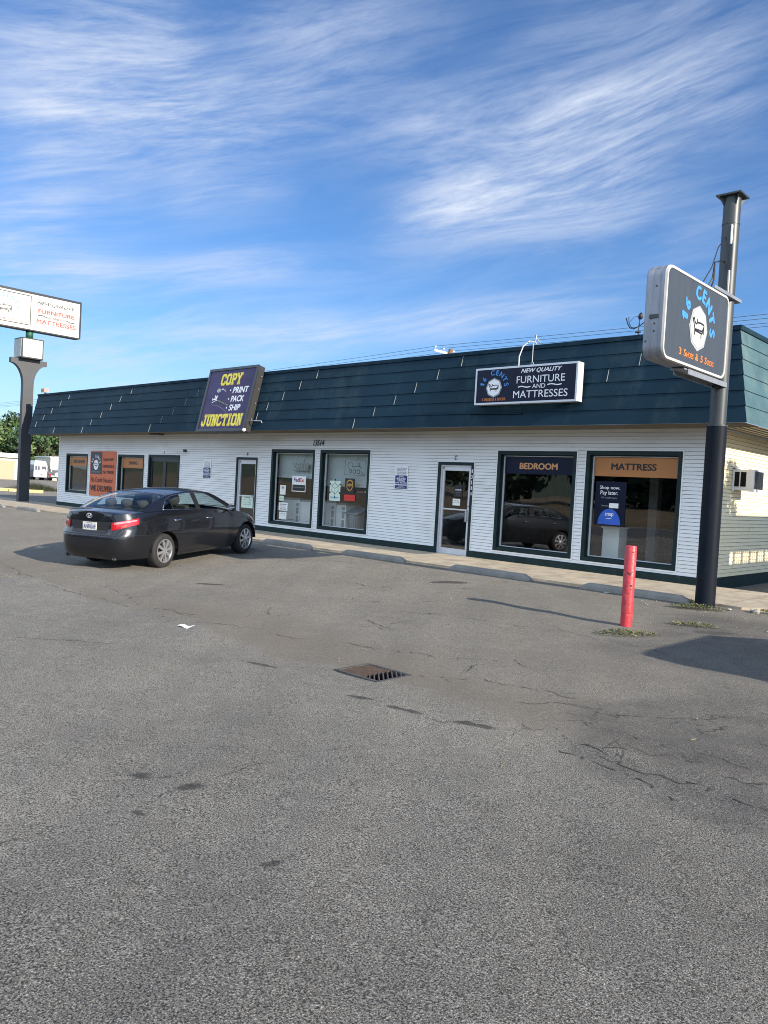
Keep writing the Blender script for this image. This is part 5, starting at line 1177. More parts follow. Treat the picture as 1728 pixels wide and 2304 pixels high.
def sm_tab(x, xs, ys):
    """smooth (monotone cubic-ish) table"""
    n = len(xs)
    if x <= xs[0]: return ys[0]
    if x >= xs[-1]: return ys[-1]
    i = max(j for j in range(n-1) if xs[j] <= x)
    h = xs[i+1]-xs[i]; t = (x-xs[i])/h
    def sl(j):
        if j == 0: return (ys[1]-ys[0])/(xs[1]-xs[0])
        if j == n-1: return (ys[-1]-ys[-2])/(xs[-1]-xs[-2])
        return (ys[j+1]-ys[j-1])/(xs[j+1]-xs[j-1])
    m0, m1 = sl(i)*h, sl(i+1)*h
    return (2*t**3-3*t**2+1)*ys[i]+(t**3-2*t**2+t)*m0+(-2*t**3+3*t**2)*ys[i+1]+(t**3-t**2)*m1

def sedan(loc, rz, pitch, label):
    root = bpy.data.objects.new('parked_sedan', None); C.objects.link(root); tag(root, label, 'car')
    root.location = loc; root.rotation_euler = (0, -pitch, rz); root.scale = (1.025, 1.025, 1.02)
    XC = 1.33; WB = 2.776; AR = .385; WR = .33
    XR = ([.18,.24,.35,.52,.66,.70,.74,.85,.98,1.06,1.12], [-.93,-1.01,-1.065,-1.085,-1.075,-1.055,-1.015,-1.0,-.985,-.975,-.95])
    XF = ([.18,.24,.35,.50,.62,.72,.80,.90,1.0,1.1], [3.60,3.68,3.725,3.735,3.70,3.62,3.50,3.30,3.05,2.7])
    WT = ([.18,.24,.35,.50,.66,.80,.92,1.02,1.10], [.80,.845,.885,.905,.912,.908,.893,.868,.83])
    ZTx = ([-1.1,-.95,-.6,-.2,.2,1.0,2.0,2.4,2.7,3.1,3.4,3.6,3.75], [1.03,1.045,1.075,1.085,1.08,1.05,1.0,.965,.925,.85,.77,.70,.64])
    def zt(x): return sm_tab(x, *ZTx)
    def outl(phi, z):
        s, c = math.sin(phi), math.cos(phi)
        if s < 0: A = XC-sm_tab(z, *XR); n = 5.2
        else: A = sm_tab(z, *XF)-XC; n = 3.6
        x = XC+A*math.copysign(abs(s)**(2/n), s); y = sm_tab(z, *WT)*abs(c)**(2/n)
        # tail narrows a little
        return x, y*(1-.045*max(0, min(1, (-.2-x)/.9))**1.5)
    def yside(x, z):
        if x < XC: A = XC-sm_tab(z, *XR); n = 5.2
        else: A = sm_tab(z, *XF)-XC; n = 3.6
        u = min(.9999, abs((x-XC)/A)); return sm_tab(z, *WT)*(1-u**n)**(1/n)*(1-.045*max(0, min(1, (-.2-x)/.9))**1.5)
    # parameters around the half outline, dense at the arches
    def phi_of_x(x, z=.55):
        if x < XC: A = XC-sm_tab(z, *XR); n = 5.2; u = -((XC-x)/A)
        else: A = sm_tab(z, *XF)-XC; n = 3.6; u = (x-XC)/A
        return math.asin(max(-1, min(1, math.copysign(abs(u)**(n/2), u))))
    phis = set()
    for x0 in (0, WB):
        for i in range(25): phis.add(phi_of_x(x0-AR*math.cos(math.pi*i/24)))
    x = -.6
    for x in [-.95+.05*i for i in range(90)]:
        if -.95 < x < 3.55 and all(abs(x-a) > AR+.015 for a in (0, WB)): phis.add(phi_of_x(x))
    for i in range(15): phis.add(-math.pi/2+1.15*(i/14)**1.5); phis.add(math.pi/2-1.15*(i/14)**1.5)
    phis = sorted(phis); ph = [phis[0]]
    for p in phis[1:]:
        if p-ph[-1] > 1e-4: ph.append(p)
    def zbot(x):
        z = .205 if -.42 < x < 3.2 else (.235 if x < 0 else .20)
        for x0 in (0, WB):
            d = abs(x-x0)
            if d < AR: z = max(z, WR+math.sqrt(AR*AR-d*d)*.98)
        return z
    NZ = 16; cols = []
    for p in ph:
        z = 1.0
        for _ in range(30): xx, _y = outl(p, z); z = .5*z+.5*zt(xx)
        xm, _ = outl(p, .5); zb = zbot(xm); col = []
        for j in range(NZ+1):
            t = j/NZ; zz = zb+(z-zb)*t; a, b = outl(p, zz)
            if zb > .3: a = a*t+xm*(1-t) if t < .5 else a
            col.append((a, b, zz))
        cols.append(col)
    body = MB('car_paint')
    for s in (1, -1):
        body.grid([[(a, b*s, c) for a, b, c in col] for col in cols])
    top = [col[-1] for col in cols]              # shoulder line, rear centre to front centre
    # decks
    def deck(sel, crown, n=12, inset=0.0):
        rows = []
        for a, b, c in sel:
            rows.append([(a, b*(-1+2*j/n), c+crown(a)*(1-(-1+2*j/n)**2)) for j in range(n+1)])
        body.grid(rows)
    deck([t for t in top if t[0] < -.18], lambda x: .045)
    deck([t for t in top if t[0] > 2.20], lambda x: .07)
    # greenhouse
    RAIL = ([-.50,-.30,-.05,.25,.55,.90,1.25,1.60,1.80,2.05,2.30,2.52], [1.075,1.165,1.27,1.352,1.392,1.412,1.412,1.385,1.335,1.225,1.105,.985])
    def rail(x): return sm_tab(x, *RAIL)
    def yg(x, z):
        y0 = yside(x, min(zt(x), 1.06))-.035; d = max(0, z-zt(x))
        k = lerp_tab(x, [-.5,.1,1.6,2.5], [.50,.48,.46,.52])
        return y0-k*d-.22*d*d
    def wb(x): return zt(x)+.022
    WTOP = ([.02,.16,.34,.60,.90,1.25,1.52,1.62,2.16], [1.11,1.25,1.322,1.356,1.374,1.372,1.346,1.305,1.04])
    def wt(x): return lerp_tab(x, *WTOP)+.012
    gx = sorted(set([round(-.5+.04*i, 3) for i in range(76)]+[.02,.30,.335,1.03,1.055,1.15,1.175,2.16,2.52]))
    spans = [(.02,.30,'q'),(.335,1.03,'r'),(1.175,2.16,'f')]
    panes = {}
    for s in (1, -1):
        for xa, xb in zip(gx[:-1], gx[1:]):
            xm = (xa+xb)/2; w = next((k for a, b, k in spans if a < xm < b), None)
            def pt(x, z): return (x, s*yg(x, z), z)
            za = zb_ = None
            def strip(z0a, z1a, z0b, z1b, mbx, n):
                mbx.grid([[pt(xa, z0a+(z1a-z0a)*j/n) for j in range(n+1)], [pt(xb, z0b+(z1b-z0b)*j/n) for j in range(n+1)]])
            body.quad((xa, s*yside(xa, min(zt(xa),1.06)), zt(xa)), (xb, s*yside(xb, min(zt(xb),1.06)), zt(xb)), pt(xb, zt(xb)+.001), pt(xa, zt(xa)+.001))
            if w and min(wt(xa)-wb(xa), wt(xb)-wb(xb)) > -.02:
                ta, tb2 = max(wt(xa), wb(xa)+.002), max(wt(xb), wb(xb)+.002)
                strip(zt(xa), wb(xa), zt(xb), wb(xb), body, 1)
                strip(wb(xa), ta, wb(xb), tb2, panes.setdefault((s, w), MB()), 6)
                strip(ta, max(rail(xa), ta+.004), tb2, max(rail(xb), tb2+.004), body, 3)
            else: strip(zt(xa), max(rail(xa), zt(xa)+.001), zt(xb), max(rail(xb), zt(xb)+.001), body, 8)
    def topstrip(xs, crown, bow, mats):
        """rows across the car between the two rails"""
        S = [-1,-.97,-.93,-.90]+[-.8+.2*i for i in range(9)]+[.90,.93,.97,1]
        rows = []
        for x in xs:
            z = rail(x); y = yg(x, z); rows.append([(x+bow(x)*(1-s*s), y*s, z+crown(x)*(1-s*s)) for s in S])
        return rows, S
    # roof
    bw = lambda x: lerp_tab(x, [-.5,-.3,.3,.42,1.5,1.66,1.9,2.52], [-.18,-.17,-.05,-.02,.03,.07,.13,.16]); cr = lambda x: lerp_tab(x, [-.5,.1,.5,1.2,1.7,2.52], [.035,.045,.05,.052,.045,.03])
    rows, S = topstrip([.28+.07*i for i in range(20)]+[1.64], cr, bw, None); body.grid(rows)
    for nm, xs in (('rear_window', [-.50,-.47,-.40,-.3,-.2,-.1,0,.1,.2,.25,.28]), ('windscreen', [1.64,1.67,1.75,1.85,1.95,2.05,2.15,2.25,2.35,2.42,2.48,2.52])):
        rows, S = topstrip(xs, cr, bw, None)
        g = MB(); fr = MB()
        for i in range(len(rows)-1):
            for j in range(len(S)-1):
                q = [rows[i][j], rows[i][j+1], rows[i+1][j+1], rows[i+1][j]]
                inside = 2 <= j < len(S)-3 and 1 <= i < len(rows)-2
                if inside: g.add(q, [(0,1,2,3)])
                elif (3 > j or j >= len(S)-4): body.add(q, [(0,1,2,3)]) if (j < 2 or j >= len(S)-3) else fr.add(q, [(0,1,2,3)])
                else: fr.add(q, [(0,1,2,3)])
        if nm == 'rear_window': RWG, RWF = g, fr
        else: WSG, WSF = g, fr
    bo = child('body', body, ['car_paint'], root)
    # weld so shading runs smoothly across strips
    import bmesh
    def weld(o, ang, d=.0015):
        bm = bmesh.new(); bm.from_mesh(o.data); bmesh.ops.remove_doubles(bm, verts=bm.verts, dist=d); bmesh.ops.recalc_face_normals(bm, faces=bm.faces); bm.to_mesh(o.data); bm.free(); smooth_by_angle(o, ang)
    weld(bo, 38)
    for nm, g, f in (('rear_window', RWG, RWF), ('windscreen', WSG, WSF)):
        o = child(nm, g, ['car_glass'], root); weld(o, 60); o2 = child('border', f, ['car_black'], o); weld(o2, 60)
    for (s, w), g in panes.items():
        o = child('side_window', g, ['car_glass'], root); weld(o, 60)
    # underbody, wheel houses
    mb = MB(); mb.box((-.80,-.62,.222),(3.1,.62,.240))
    for x0 in (0, WB):
        for s in (1, -1):
            mb.grid([[(x0-AR*1.02*math.cos(math.pi*i/16), s*y, WR+AR*1.02*math.sin(math.pi*i/16)) for y in (.50,.885)] for i in range(17)])
            mb.quad((x0-AR,s*.5,.2),(x0+AR,s*.5,.2),(x0+AR,s*.5,.8),(x0-AR,s*.5,.8))
    mb.box((-.9,-.62,.24),(-.70,.62,.34)); child('underbody', mb, ['car_black'], root)
    # wheels
    for x0 in (0, WB):
        for s in (1, -1):
            tb, rb, db = wheel_meshes(.33, .215, .222, 8, s)
            w = child('wheel', tb, ['tyre'], root, loc=(x0, s*.765, .33), ang=40)
            child('rim', rb, ['rim_silver'], w, ang=30); child('brake_disc', db, ['car_black'], w)
    # seams and trims laid on the skin
    def skin(x, z, s, o): return (x, s*(yside(x, z)+o), z)
    def seam(pts, s, wd, mbx, o=.0022):
        for (xa, za), (xb, zb_) in zip(pts[:-1], pts[1:]):
            d = Vector((xb-xa, zb_-za)); d.normalize(); q = Vector((-d.y, d.x))*wd/2
            mbx.quad(skin(xa+q.x, za+q.y, s, o), skin(xa-q.x, za-q.y, s, o), skin(xb-q.x, zb_-q.y, s, o), skin(xb+q.x, zb_+q.y, s, o))
    mb = MB()
    for s in (1, -1):
        seam([(1.075,z) for z in (.26,.4,.55,.7,.85,.95,1.03)], s, .010, mb)
        seam([(2.22,.30),(2.24,.5),(2.24,.7),(2.20,.85),(2.14,.96)], s, .010, mb)
        seam([(.46,.28),(.47,.36),(.40,.52),(.28,.66),(.10,.80),(-.02,.92),(-.05,1.05)], s, .010, mb)
        seam([(x,.262) for x in (.47,.8,1.1,1.5,1.9,2.22)], s, .010, mb)
        seam([(-.40,.66),(-.55,.665),(-.7,.67),(-.80,.675)], s, .008, mb)
        seam([(-.40,.66),(-.44,.74),(-.56,.86)], s, .008, mb)
    # boot lid outline, on the tail
    def tail(p, z, o=.003):
        a, b = outl(p, z); a2, b2 = outl(p+.002, z); n = Vector((b2-b, a-a2, 0)); n = Vector((-(b2-b), (a2-a), 0)) if False else n
        nn = Vector((b2-b, -(a2-a))); nn.normalize()
        if nn.x > 0: nn = -nn
        if abs(nn.x) < .3 and nn.y < 0: nn = -nn
        return (a+nn.x*o, b+abs(nn.y)*o, z)
    def pz(y, z):
        """outline angle where half width is y on the tail"""
        lo, hi = -math.pi/2, -math.pi/2+1.3
        for _ in range(40):
            m = (lo+hi)/2
            if outl(m, z)[1] < y: lo = m
            else: hi = m
        return lo
    def tpt(y, z, o=.003):
        q = tail(pz(abs(y), z), z, o); return (q[0], math.copysign(q[1], y) if y else 0.0, z)
    def tline(pts, wd, mbx, o=.003):
        for (ya, za), (yb, zb_) in zip(pts[:-1], pts[1:]):
            d = Vector((yb-ya, zb_-za)); d.normalize(); q = Vector((-d.y, d.x))*wd/2
            mbx.quad(tpt(ya+q.x, za+q.y, o), tpt(ya-q.x, za-q.y, o), tpt(yb-q.x, zb_-q.y, o), tpt(yb+q.x, zb_+q.y, o))
    tline([(-.60+.1*i, .672) for i in range(13)], .010, mb); tline([(-.60,.672),(-.66,.76),(-.58,.80)], .009, mb); tline([(.60,.672),(.66,.76),(.58,.80)], .009, mb)
    tline([(-.52+.1*i*.52/.5, .475) for i in range(11)], .006, mb)
    child('panel_seams', mb, ['car_black'], root)
    # plate recess, garnish, plate, badge
    def tpatch(mbx, corners, o, nu=8, nv=4):
        """corners (y,z): bl, br, tr, tl"""
        (a, b), (c, d), (e, f), (g, h) = corners; rows = []
        for j in range(nv+1):
            t = j/nv; row = []
            for i in range(nu+1):
                u = i/nu; y = (a*(1-u)+c*u)*(1-t)+(g*(1-u)+e*u)*t; z = (b*(1-u)+d*u)*(1-t)+(h*(1-u)+f*u)*t
                row.append(tpt(y, z, o))
            rows.append(row)
        mbx.grid(rows)
    mb = MB(); tpatch(mb, [(-.38,.70),(.38,.70),(.46,.915),(-.46,.915)], .0025); child('plate_recess', mb, ['car_black'], root)
    mb = MB(); tpatch(mb, [(-.47,.925),(.47,.925),(.45,.965),(-.45,.965)], .022); tpatch(mb, [(-.47,.922),(.47,.922),(.47,.925),(-.47,.925)], .018); child('garnish', mb, ['car_paint'], root, ang=50)
    xq = outl(-math.pi/2, .8)[0]-.012
    mb = MB(); mb.box((xq-.004,-.155,.735),(xq+.008,.155,.89)); pl = child('licence_plate', mb, ['plate_white'], root)
    P = Plane((xq-.0045,.155,.735), (0,-1,0), (0,0,1))
    mb = MB(); put_text(mb, P, 'ANF0269', (.018,.035,.292,.110), w=.0006, bold=.02); put_text(mb, P, 'WASHINGTON', (.085,.128,.225,.145), w=.0006); child('lettering', mb, ['ink_blue'], pl)
    mb = MB()
    for cu, cv, a, b in ((0,0,.062,.042),(0,0,.021,.038),(0,.015,.041,.018)): mb.tube([(xq-.008, -a*math.cos(2*math.pi*i/24)-cu, 1.005+cv+b*math.sin(2*math.pi*i/24)) for i in range(25)], .006, 6)
    child('emblem', mb, ['chrome'], root, smooth=True)
    mb = MB(); put_text(mb, Plane((outl(pz(.5,.69),.69)[0]-.006,-.40,.685), (0,-1,0), (0,0,1)), 'XLE', (0,0,.10,.028), w=.001, bold=.02); put_text(mb, Plane((outl(pz(.5,1.0),1.0)[0]-.008,.62,.985), (0,-1,0), (0,0,1)), 'CAMRY', (0,0,.16,.026), w=.001, bold=.02); child('lettering', mb, ['chrome'], root)
    # tail lamps: wrap from the tail to the flank in outline angle
    def lamp(p0, p1, zl0, zu0, zl1, zu1, s, o, nu=14, nv=4):
        mbx = MB(); rows = []
        for i in range(nu+1):
            u = i/nu; p = p0+(p1-p0)*u; lo = zl0+(zl1-zl0)*u; hi = zu0+(zu1-zu0)*u; row = []
            for j in range(nv+1):
                z = lo+(hi-lo)*j/nv; q = tail(p, z, o); row.append((q[0], s*q[1], z))
            rows.append(row)
        mbx.grid(rows)
        for edge in ([r[0] for r in rows], [r[-1] for r in rows]): pass
        return mbx
    pa, pb, pc = pz(.47,.85), pz(.66,.88), phi_of_x(-.64, .93)
    for s in (1, -1):
        lm = child('tail_lamp', lamp(pa, pc, .76, .90, .875, .985, s, .010), ['lens_red'], root, ang=50)
        child('reversing_lens', lamp(pa+.10*(pc-pa), pa+.93*(pc-pa), .868, .905, .932, .957, s, .0135), ['lens_clear'], lm, ang=50)
        child('indicator_lens', lamp(pa+.34*(pc-pa), pa+.56*(pc-pa), .80, .845, .84, .875, s, .0130), ['ink_coral'], lm, ang=50)
    # head lamps and side marker
    for s in (1, -1):
        rows = []
        for i in range(9):
            p = phi_of_x(3.14, .72)+(.95-phi_of_x(3.14, .72))*i/8+.0; row = []
            for j in range(5):
                z = .66+.14*j/4*(.55+.45*i/8)+(1-i/8)*.05; a, b = outl(p, z); row.append((a+.012*math.sin(p), s*(b+.012*math.cos(p)), z))
            rows.append(row)
        mb = MB(); mb.grid(rows); hl = child('head_lamp', mb, ['lens_clear'], root, ang=60)
        rows = [[(lambda q: (q[0]+.016*math.sin(p), s*(q[1]+.016*math.cos(p)), z))(outl(p, z)) for z in (.70,.725,.75,.775)] for p in [phi_of_x(3.14,.72)+.03+.16*i/5 for i in range(6)]]
        mb = MB(); mb.grid(rows); child('marker_lens', mb, ['lens_amber'], hl, ang=60)
    # window trims (bright line), handles, mirrors, exhausts
    mb = MB()
    for s in (1, -1):
        a = [(x, s*(yg(x, wb(x))+.006), wb(x)-.002) for x in [.0+.12*i for i in range(19)]]; mb.tube(a, .0065, 5)
        a = [(x, s*(yg(x, wt(x))+.006), wt(x)+.006) for x in (0.02,.08,.16,.25,.34,.47,.60,.75,.90,1.05,1.25,1.40,1.52)]; mb.tube(a, .0055, 5)
    child('window_trim', mb, ['chrome'], root, smooth=True)
    mb = MB()
    for s in (1, -1):
        for xa, xb in ((.30,.335),(1.03,1.175)):
            for q in range(6):
                pass
        mb.grid([[(x, s*(yg(x, z)+.003), z) for z in [wb(1.1)+(wt(1.1)-wb(1.1))*j/6 for j in range(7)]] for x in (1.03,1.06,1.10,1.14,1.175)])
        mb.grid([[(x, s*(yg(x, z)+.003), z) for z in [wb(.32)+(wt(.32)-wb(.32))*j/6 for j in range(7)]] for x in (.30,.335)])
    child('pillar_trim', mb, ['car_black'], root)
    for s in (1, -1):
        for xh, zh in ((.33,.905),(1.36,.890)):
            mb = MB(); y = yside(xh, zh); mb.tube([(xh-.11,s*(y+.004),zh),(xh-.09,s*(y+.028),zh),(xh+.07,s*(y+.030),zh+.002),(xh+.10,s*(y+.004),zh)], [.012,.014,.014,.012], 8); child('door_handle', mb, ['chrome'], root, smooth=True)
        mb = MB(); cx_, cz_ = 2.05, 1.055; y = yside(cx_, 1.0)
        rows = []
        for i in range(9):
            th = math.pi*i/8; rows.append([(cx_+.075*math.sin(th)*(.8 if math.cos(ph_) < 0 else 1.2)*math.cos(ph_), s*(y+.105-.095*math.cos(th)), cz_+.075*math.sin(th)*math.sin(ph_)) for ph_ in [2*math.pi*j/12 for j in range(13)]])
        mb.grid(rows); mb.tube([(cx_,s*(y-.03),cz_-.05),(cx_,s*(y+.07),cz_-.035)], .025, 8); mr_ = child('wing_mirror', mb, ['car_paint'], root, ang=60)
        mb = MB(); mb.poly([(cx_-.066, s*(y+.105+.075*math.cos(a)), cz_+.052*math.sin(a)) for a in [2*math.pi*i/16 for i in range(16)]]); child('mirror_glass', mb, ['chrome'], mr_)
        mb = MB(); mb.tube([(-.70,s*.52,.262),(-.93,s*.52,.258),(-1.0,s*.52,.258)], [.032,.036,.038], 12, cap=False); child('exhaust_tip', mb, ['chrome'], root, smooth=True)
    # cabin
    def seat(x, y, w, m='seat_grey'):
        mb = MB(); mb.box((x-.05,y-w/2,.42),(x+.50,y+w/2,.60))
        mb.prism([(x-.02,y-w/2,.55),(x+.12,y-w/2,.55),(x-.10,y-w/2,1.14),(x-.22,y-w/2,1.12)], (0,w,0))
        return mb
    mb = MB(); mb.box((-.30,-.74,.24),(2.4,.74,.40)); mb.box((2.05,-.72,.70),(2.45,.72,.98)); mb.box((-.55,-.70,.95),(-.12,.70,1.06)); child('cabin_floor', mb, ['interior_dark'], root)
    for y in (.38, -.38):
        st = child('seat', seat(1.12, y, .50), ['seat_grey'], root); mb = MB(); mb.tube([(.89,y,1.13),(.875,y,1.17),(.865,y,1.24),(.86,y,1.32),(.86,y,1.34)], [.06,.11,.125,.11,.05], 12); child('head_rest', mb, ['seat_grey'], st, smooth=True)
    st = child('rear_bench', seat(.20, 0, 1.24), ['seat_beige'], root)
    for y in (.38, 0, -.38): mb = MB(); mb.tube([(-.03,y,1.11),(-.04,y,1.14),(-.05,y,1.20),(-.055,y,1.25),(-.055,y,1.26)], [.05,.10,.11,.09,.04], 12); child('head_rest', mb, ['seat_beige'], st, smooth=True)
    mb = MB(); mb.tube([(1.72+.17*.3*math.sin(a), .38+.18*math.cos(a), .93+.17*math.sin(a)) for a in [2*math.pi*i/20 for i in range(21)]], .014, 6); child('steering_wheel', mb, ['car_black'], root, smooth=True)
    return root
SEDAN = sedan((-8.455, -7.424, -.237), R(111.2), .045, 'dark grey sedan with silver eight spoke wheels parked nose in by the shop')

def suv(name, loc, rz, label, side, rear, spare=True, k=1.0, cat='suv', group=None):
    """upright five door with spare wheel cover on the tail; x forward, origin under the rear axle"""
    t = bpy.data.objects.new(name, None); C.objects.link(t); tag(t, label, cat, group); t.location = loc; t.rotation_euler = (0,0,rz); t.scale = (k,k,k)
    low = [(-.78,.38),(-.80,.95),(2.30,.95),(3.15,.88),(3.32,.72),(3.34,.36)]
    hw = .86
    mb = MB(); mb.prism([(x,-hw,z) for x, z in low], (0,2*hw,0)); b = child('body', mb, [side], t)
    up = [(-.79,.952),(-.66,1.66),(-.50,1.70),(1.10,1.70),(1.85,1.10),(2.28,.952)]
    mb = MB(); n = len(up); A = [(x,-hw+.01-(0 if z < 1 else 0),z) for x, z in up]; A = [(x,-(hw-.02-.16*(z-.95)/.75),z) for x, z in up]; Bq = [(x,-y,z) for x, y, z in A]
    mb.add(A+Bq, [tuple(range(n-1,-1,-1)), tuple(range(n,2*n))]+[(i,(i+1)%n,n+(i+1)%n,n+i) for i in range(n)]); child('cabin', mb, [side], t)
    for s in (1, -1):
        for x0, x1 in ((-.52,.05),(.12,.82),(.90,1.62)):
            mb = MB(); zt_ = 1.58; f = lambda x, z: (x, s*(hw-.02-.16*(z-.95)/.75+.006), z)
            xt = min(x1, 1.22) if x1 > 1.2 else x1; mb.quad(f(x0,1.05), f(x1,1.05), f(xt,zt_), f(x0+.04,zt_)); child('side_window', mb, ['van_dark'], t)
        for x0 in (0, 2.45):
            tb, rb, db = wheel_meshes(.34, .22, .21, 6, s); w = child('wheel', tb, ['tyre'], t, loc=(x0, s*.78, .34), ang=40); child('rim', rb, ['rim_silver'], w)
        mb = MB(); mb.box((-.825,s*.70-.09,.62),(-.79,s*.70+.09,1.0)); child('tail_lamp', mb, ['lens_red'], t)
        mb = MB(); mb.box((3.325,s*.62-.13,.66),(3.355,s*.62+.13,.80)); child('head_lamp', mb, ['lens_clear'], t)
    mb = MB(); mb.prism([(-.815,-.60,.55),(-.69,-.60,1.62),(-.69,.60,1.62),(-.815,.60,.55)], (.02,0,0)); tg = child('tailgate', mb, [rear], t)
    mb = MB(); mb.prism([(-.785,-.52,1.08),(-.715,-.50,1.54),(-.715,.50,1.54),(-.785,.52,1.08)], (.01,0,0)); child('rear_window', mb, ['van_dark'], tg)
    if spare:
        mb = MB(); mb.tube([(-.82,-.18,.86),(-.98,-.18,.86),(-1.0,-.18,.86)], [.33,.33,.29], 24); child('spare_wheel_cover', mb, [rear], t, ang=40)
    mb = MB(); mb.box((-.90,-.84,.40),(-.80,.84,.56)); child('bumper', mb, ['car_black'], t)
    return t
# car off to the right whose shadow reaches into the picture
suv('parked_suv', (6.55,-5.90,gz(-5.9)), R(90), 'dark upright hatchback parked right of the red bollard', 'car_paint', 'car_paint', spare=False, k=.98)
suv('parked_suv', (-106.2,33.6,-.09), R(180), 'far suv with shade-dark sides, sunlit-white tailgate and round spare wheel cover', 'van_dark', 'van_white')  # dark sides, white tail: shade and sun put into the paint

# far camper van
t = bpy.data.objects.new('camper_van', None); C.objects.link(t); tag(t, 'far high-roofed white camper van with spare wheel on its rear doors', 'van'); t.location = (-107.2,31.9,-.09); t.rotation_euler = (0,0,R(180))
mb = MB(); mb.prism([(-.9,-1.0,.45),(-.86,-1.0,1.5),(-.78,-.92,2.15),(-.78,.92,2.15),(-.86,1.0,1.5),(-.9,1.0,.45)], (.03,0,0)); child('rear_doors', mb, ['van_white'], t)
mb = MB(); mb.prism([(-.868,-1.0,.4),(-.868,-1.0,1.5),(-.75,-.92,2.15),(3.0,-.92,2.15),(3.6,-.95,1.35),(4.4,-.95,1.15),(4.5,-.95,.45)], (0,.06,0)); mb.prism([(-.868,.94,.4),(-.868,.94,1.5),(-.75,.86,2.15),(3.0,.86,2.15),(3.6,.89,1.35),(4.4,.89,1.15),(4.5,.89,.45)], (0,.06,0)); mb.box((-.86,-.93,.41),(4.45,.93,1.10)); child('body', mb, ['van_dark'], t)  # sides coloured dark for shade against the sunlit white rear
mb = MB(); mb.prism([(-.80,-.90,2.155),(-.62,-.74,2.75),(-.62,.74,2.75),(-.80,.90,2.155)], (3.6,0,0)); child('high_roof', mb, ['van_white'], t)
for y0, y1 in ((-.80,-.15),(.15,.42),(.50,.80)):
    mb = MB(); mb.prism([(-.872,y0,1.42),(-.818,y0,1.98),(-.818,y1,1.98),(-.872,y1,1.42)], (.004,0,0)); child('rear_window', mb, ['van_dark'], t)
mb = MB(); mb.tube([(-.91,-.35,1.15),(-1.10,-.35,1.15),(-1.12,-.35,1.15)], [.40,.40,.35], 24); child('spare_wheel_cover', mb, ['van_white'], t, ang=40)
mb = MB(); mb.box((-1.0,-.98,.42),(-.905,.98,.60)); child('bumper', mb, ['alu_painted'], t)
for x0 in (.4, 3.5):
    for s in (1, -1): tb, rb, db = wheel_meshes(.36, .24, .22, 6, s); child('wheel', tb, ['tyre'], t, loc=(x0, s*.86, .36), ang=40)

# far buildings
t = thing('trailer_office', 'far blue-grey trailer building with pale roof edge and small window', 'building', (-110,37.5,-.09))
mb = MB(); mb.box((-118,36.0,-.1),(-107.4,42,3.3)); part('wall', mb, ['wall_bluegrey'], t)
mb = MB(); mb.box((-118.2,35.8,3.302),(-107.2,42.2,3.5)); part('roof', mb, ['roof_pale'], t)
mb = MB(); mb.box((-109.9,35.94,1.55),(-109.2,35.998,2.6)); w = part('window', mb, ['edge_white'], t); mb = MB(); mb.box((-109.84,35.92,1.61),(-109.26,35.938,2.54)); part('pane', mb, ['van_dark'], w)
t = thing('cream_shed', 'far small cream shed with a chimney between camper van and trailer', 'shed', (-112,35.6,-.09))
mb = MB(); mb.box((-114,34.2,-.1),(-108.6,35.7,3.25)); part('wall', mb, ['wall_cream'], t)
mb = MB(); mb.box((-114.1,34.1,3.252),(-108.5,35.75,3.38)); rf = part('roof', mb, ['roof_pale'], t); mb = MB(); mb.box((-109.3,34.5,3.382),(-108.9,34.9,3.9)); part('chimney', mb, ['rust'], rf)
t = thing('garage_building', 'low beige garage building with white roof edge beyond the pylon', 'building', (-102,18,-.09))
mb = MB(); mb.box((-112,6,-.1),(-99.0,26.2,2.75)); part('wall', mb, ['wall_cream'], t)
mb = MB(); mb.box((-112.3,5.7,2.752),(-98.6,26.5,3.30)); part('roof', mb, ['roof_pale'], t)
for y in (9.0, 13.6, 18.2, 22.0):
    mb = MB(); mb.box((-98.995,y,-.05),(-98.94,y+3.4,2.35)); part('garage_door', mb, ['wall_beige'], t)
t = thing('painted_curb', 'far yellow painted curb strip beside the pylon foot', 'curb', (-49,5.5,-.09))
for i in range(4):
    x = -54.6+1.95*i; y = 1.6+1.38*i; mb = MB(); d = Vector((.82,.575,0)); n = Vector((-.575,.82,0)); p = Vector((x,y,-.09))
    mb.prism([p-n*.15, p+d*2.3-n*.15, p+d*2.3+n*.15, p+n*.15], (0,0,.20)); part('curb_stone', mb, ['curb_yellow'], t)
mb = MB('weed_light', 'weed_dark', 'weed_dry'); rg = random.Random(12)
for i in range(2600):
    x = rg.gauss(-53.5,1.1); y = rg.gauss(9.3,.8); h = max(.1, .75-.25*math.hypot(x+53.5, y-9.3))*rg.uniform(.5,1.1); a = rg.uniform(0,6.28); b = rg.uniform(.05,.3)
    mb.add([(x-.02,y,-.09),(x+.02,y,-.09),(x+b*math.cos(a),y+b*math.sin(a),-.09+h)], [(0,1,2)], rg.choice((0,0,1,2)))
tag(mb.build('grass_clump', None), 'far tuft of tall yellow-green grass behind the yellow curb', 'grass', kind='stuff')

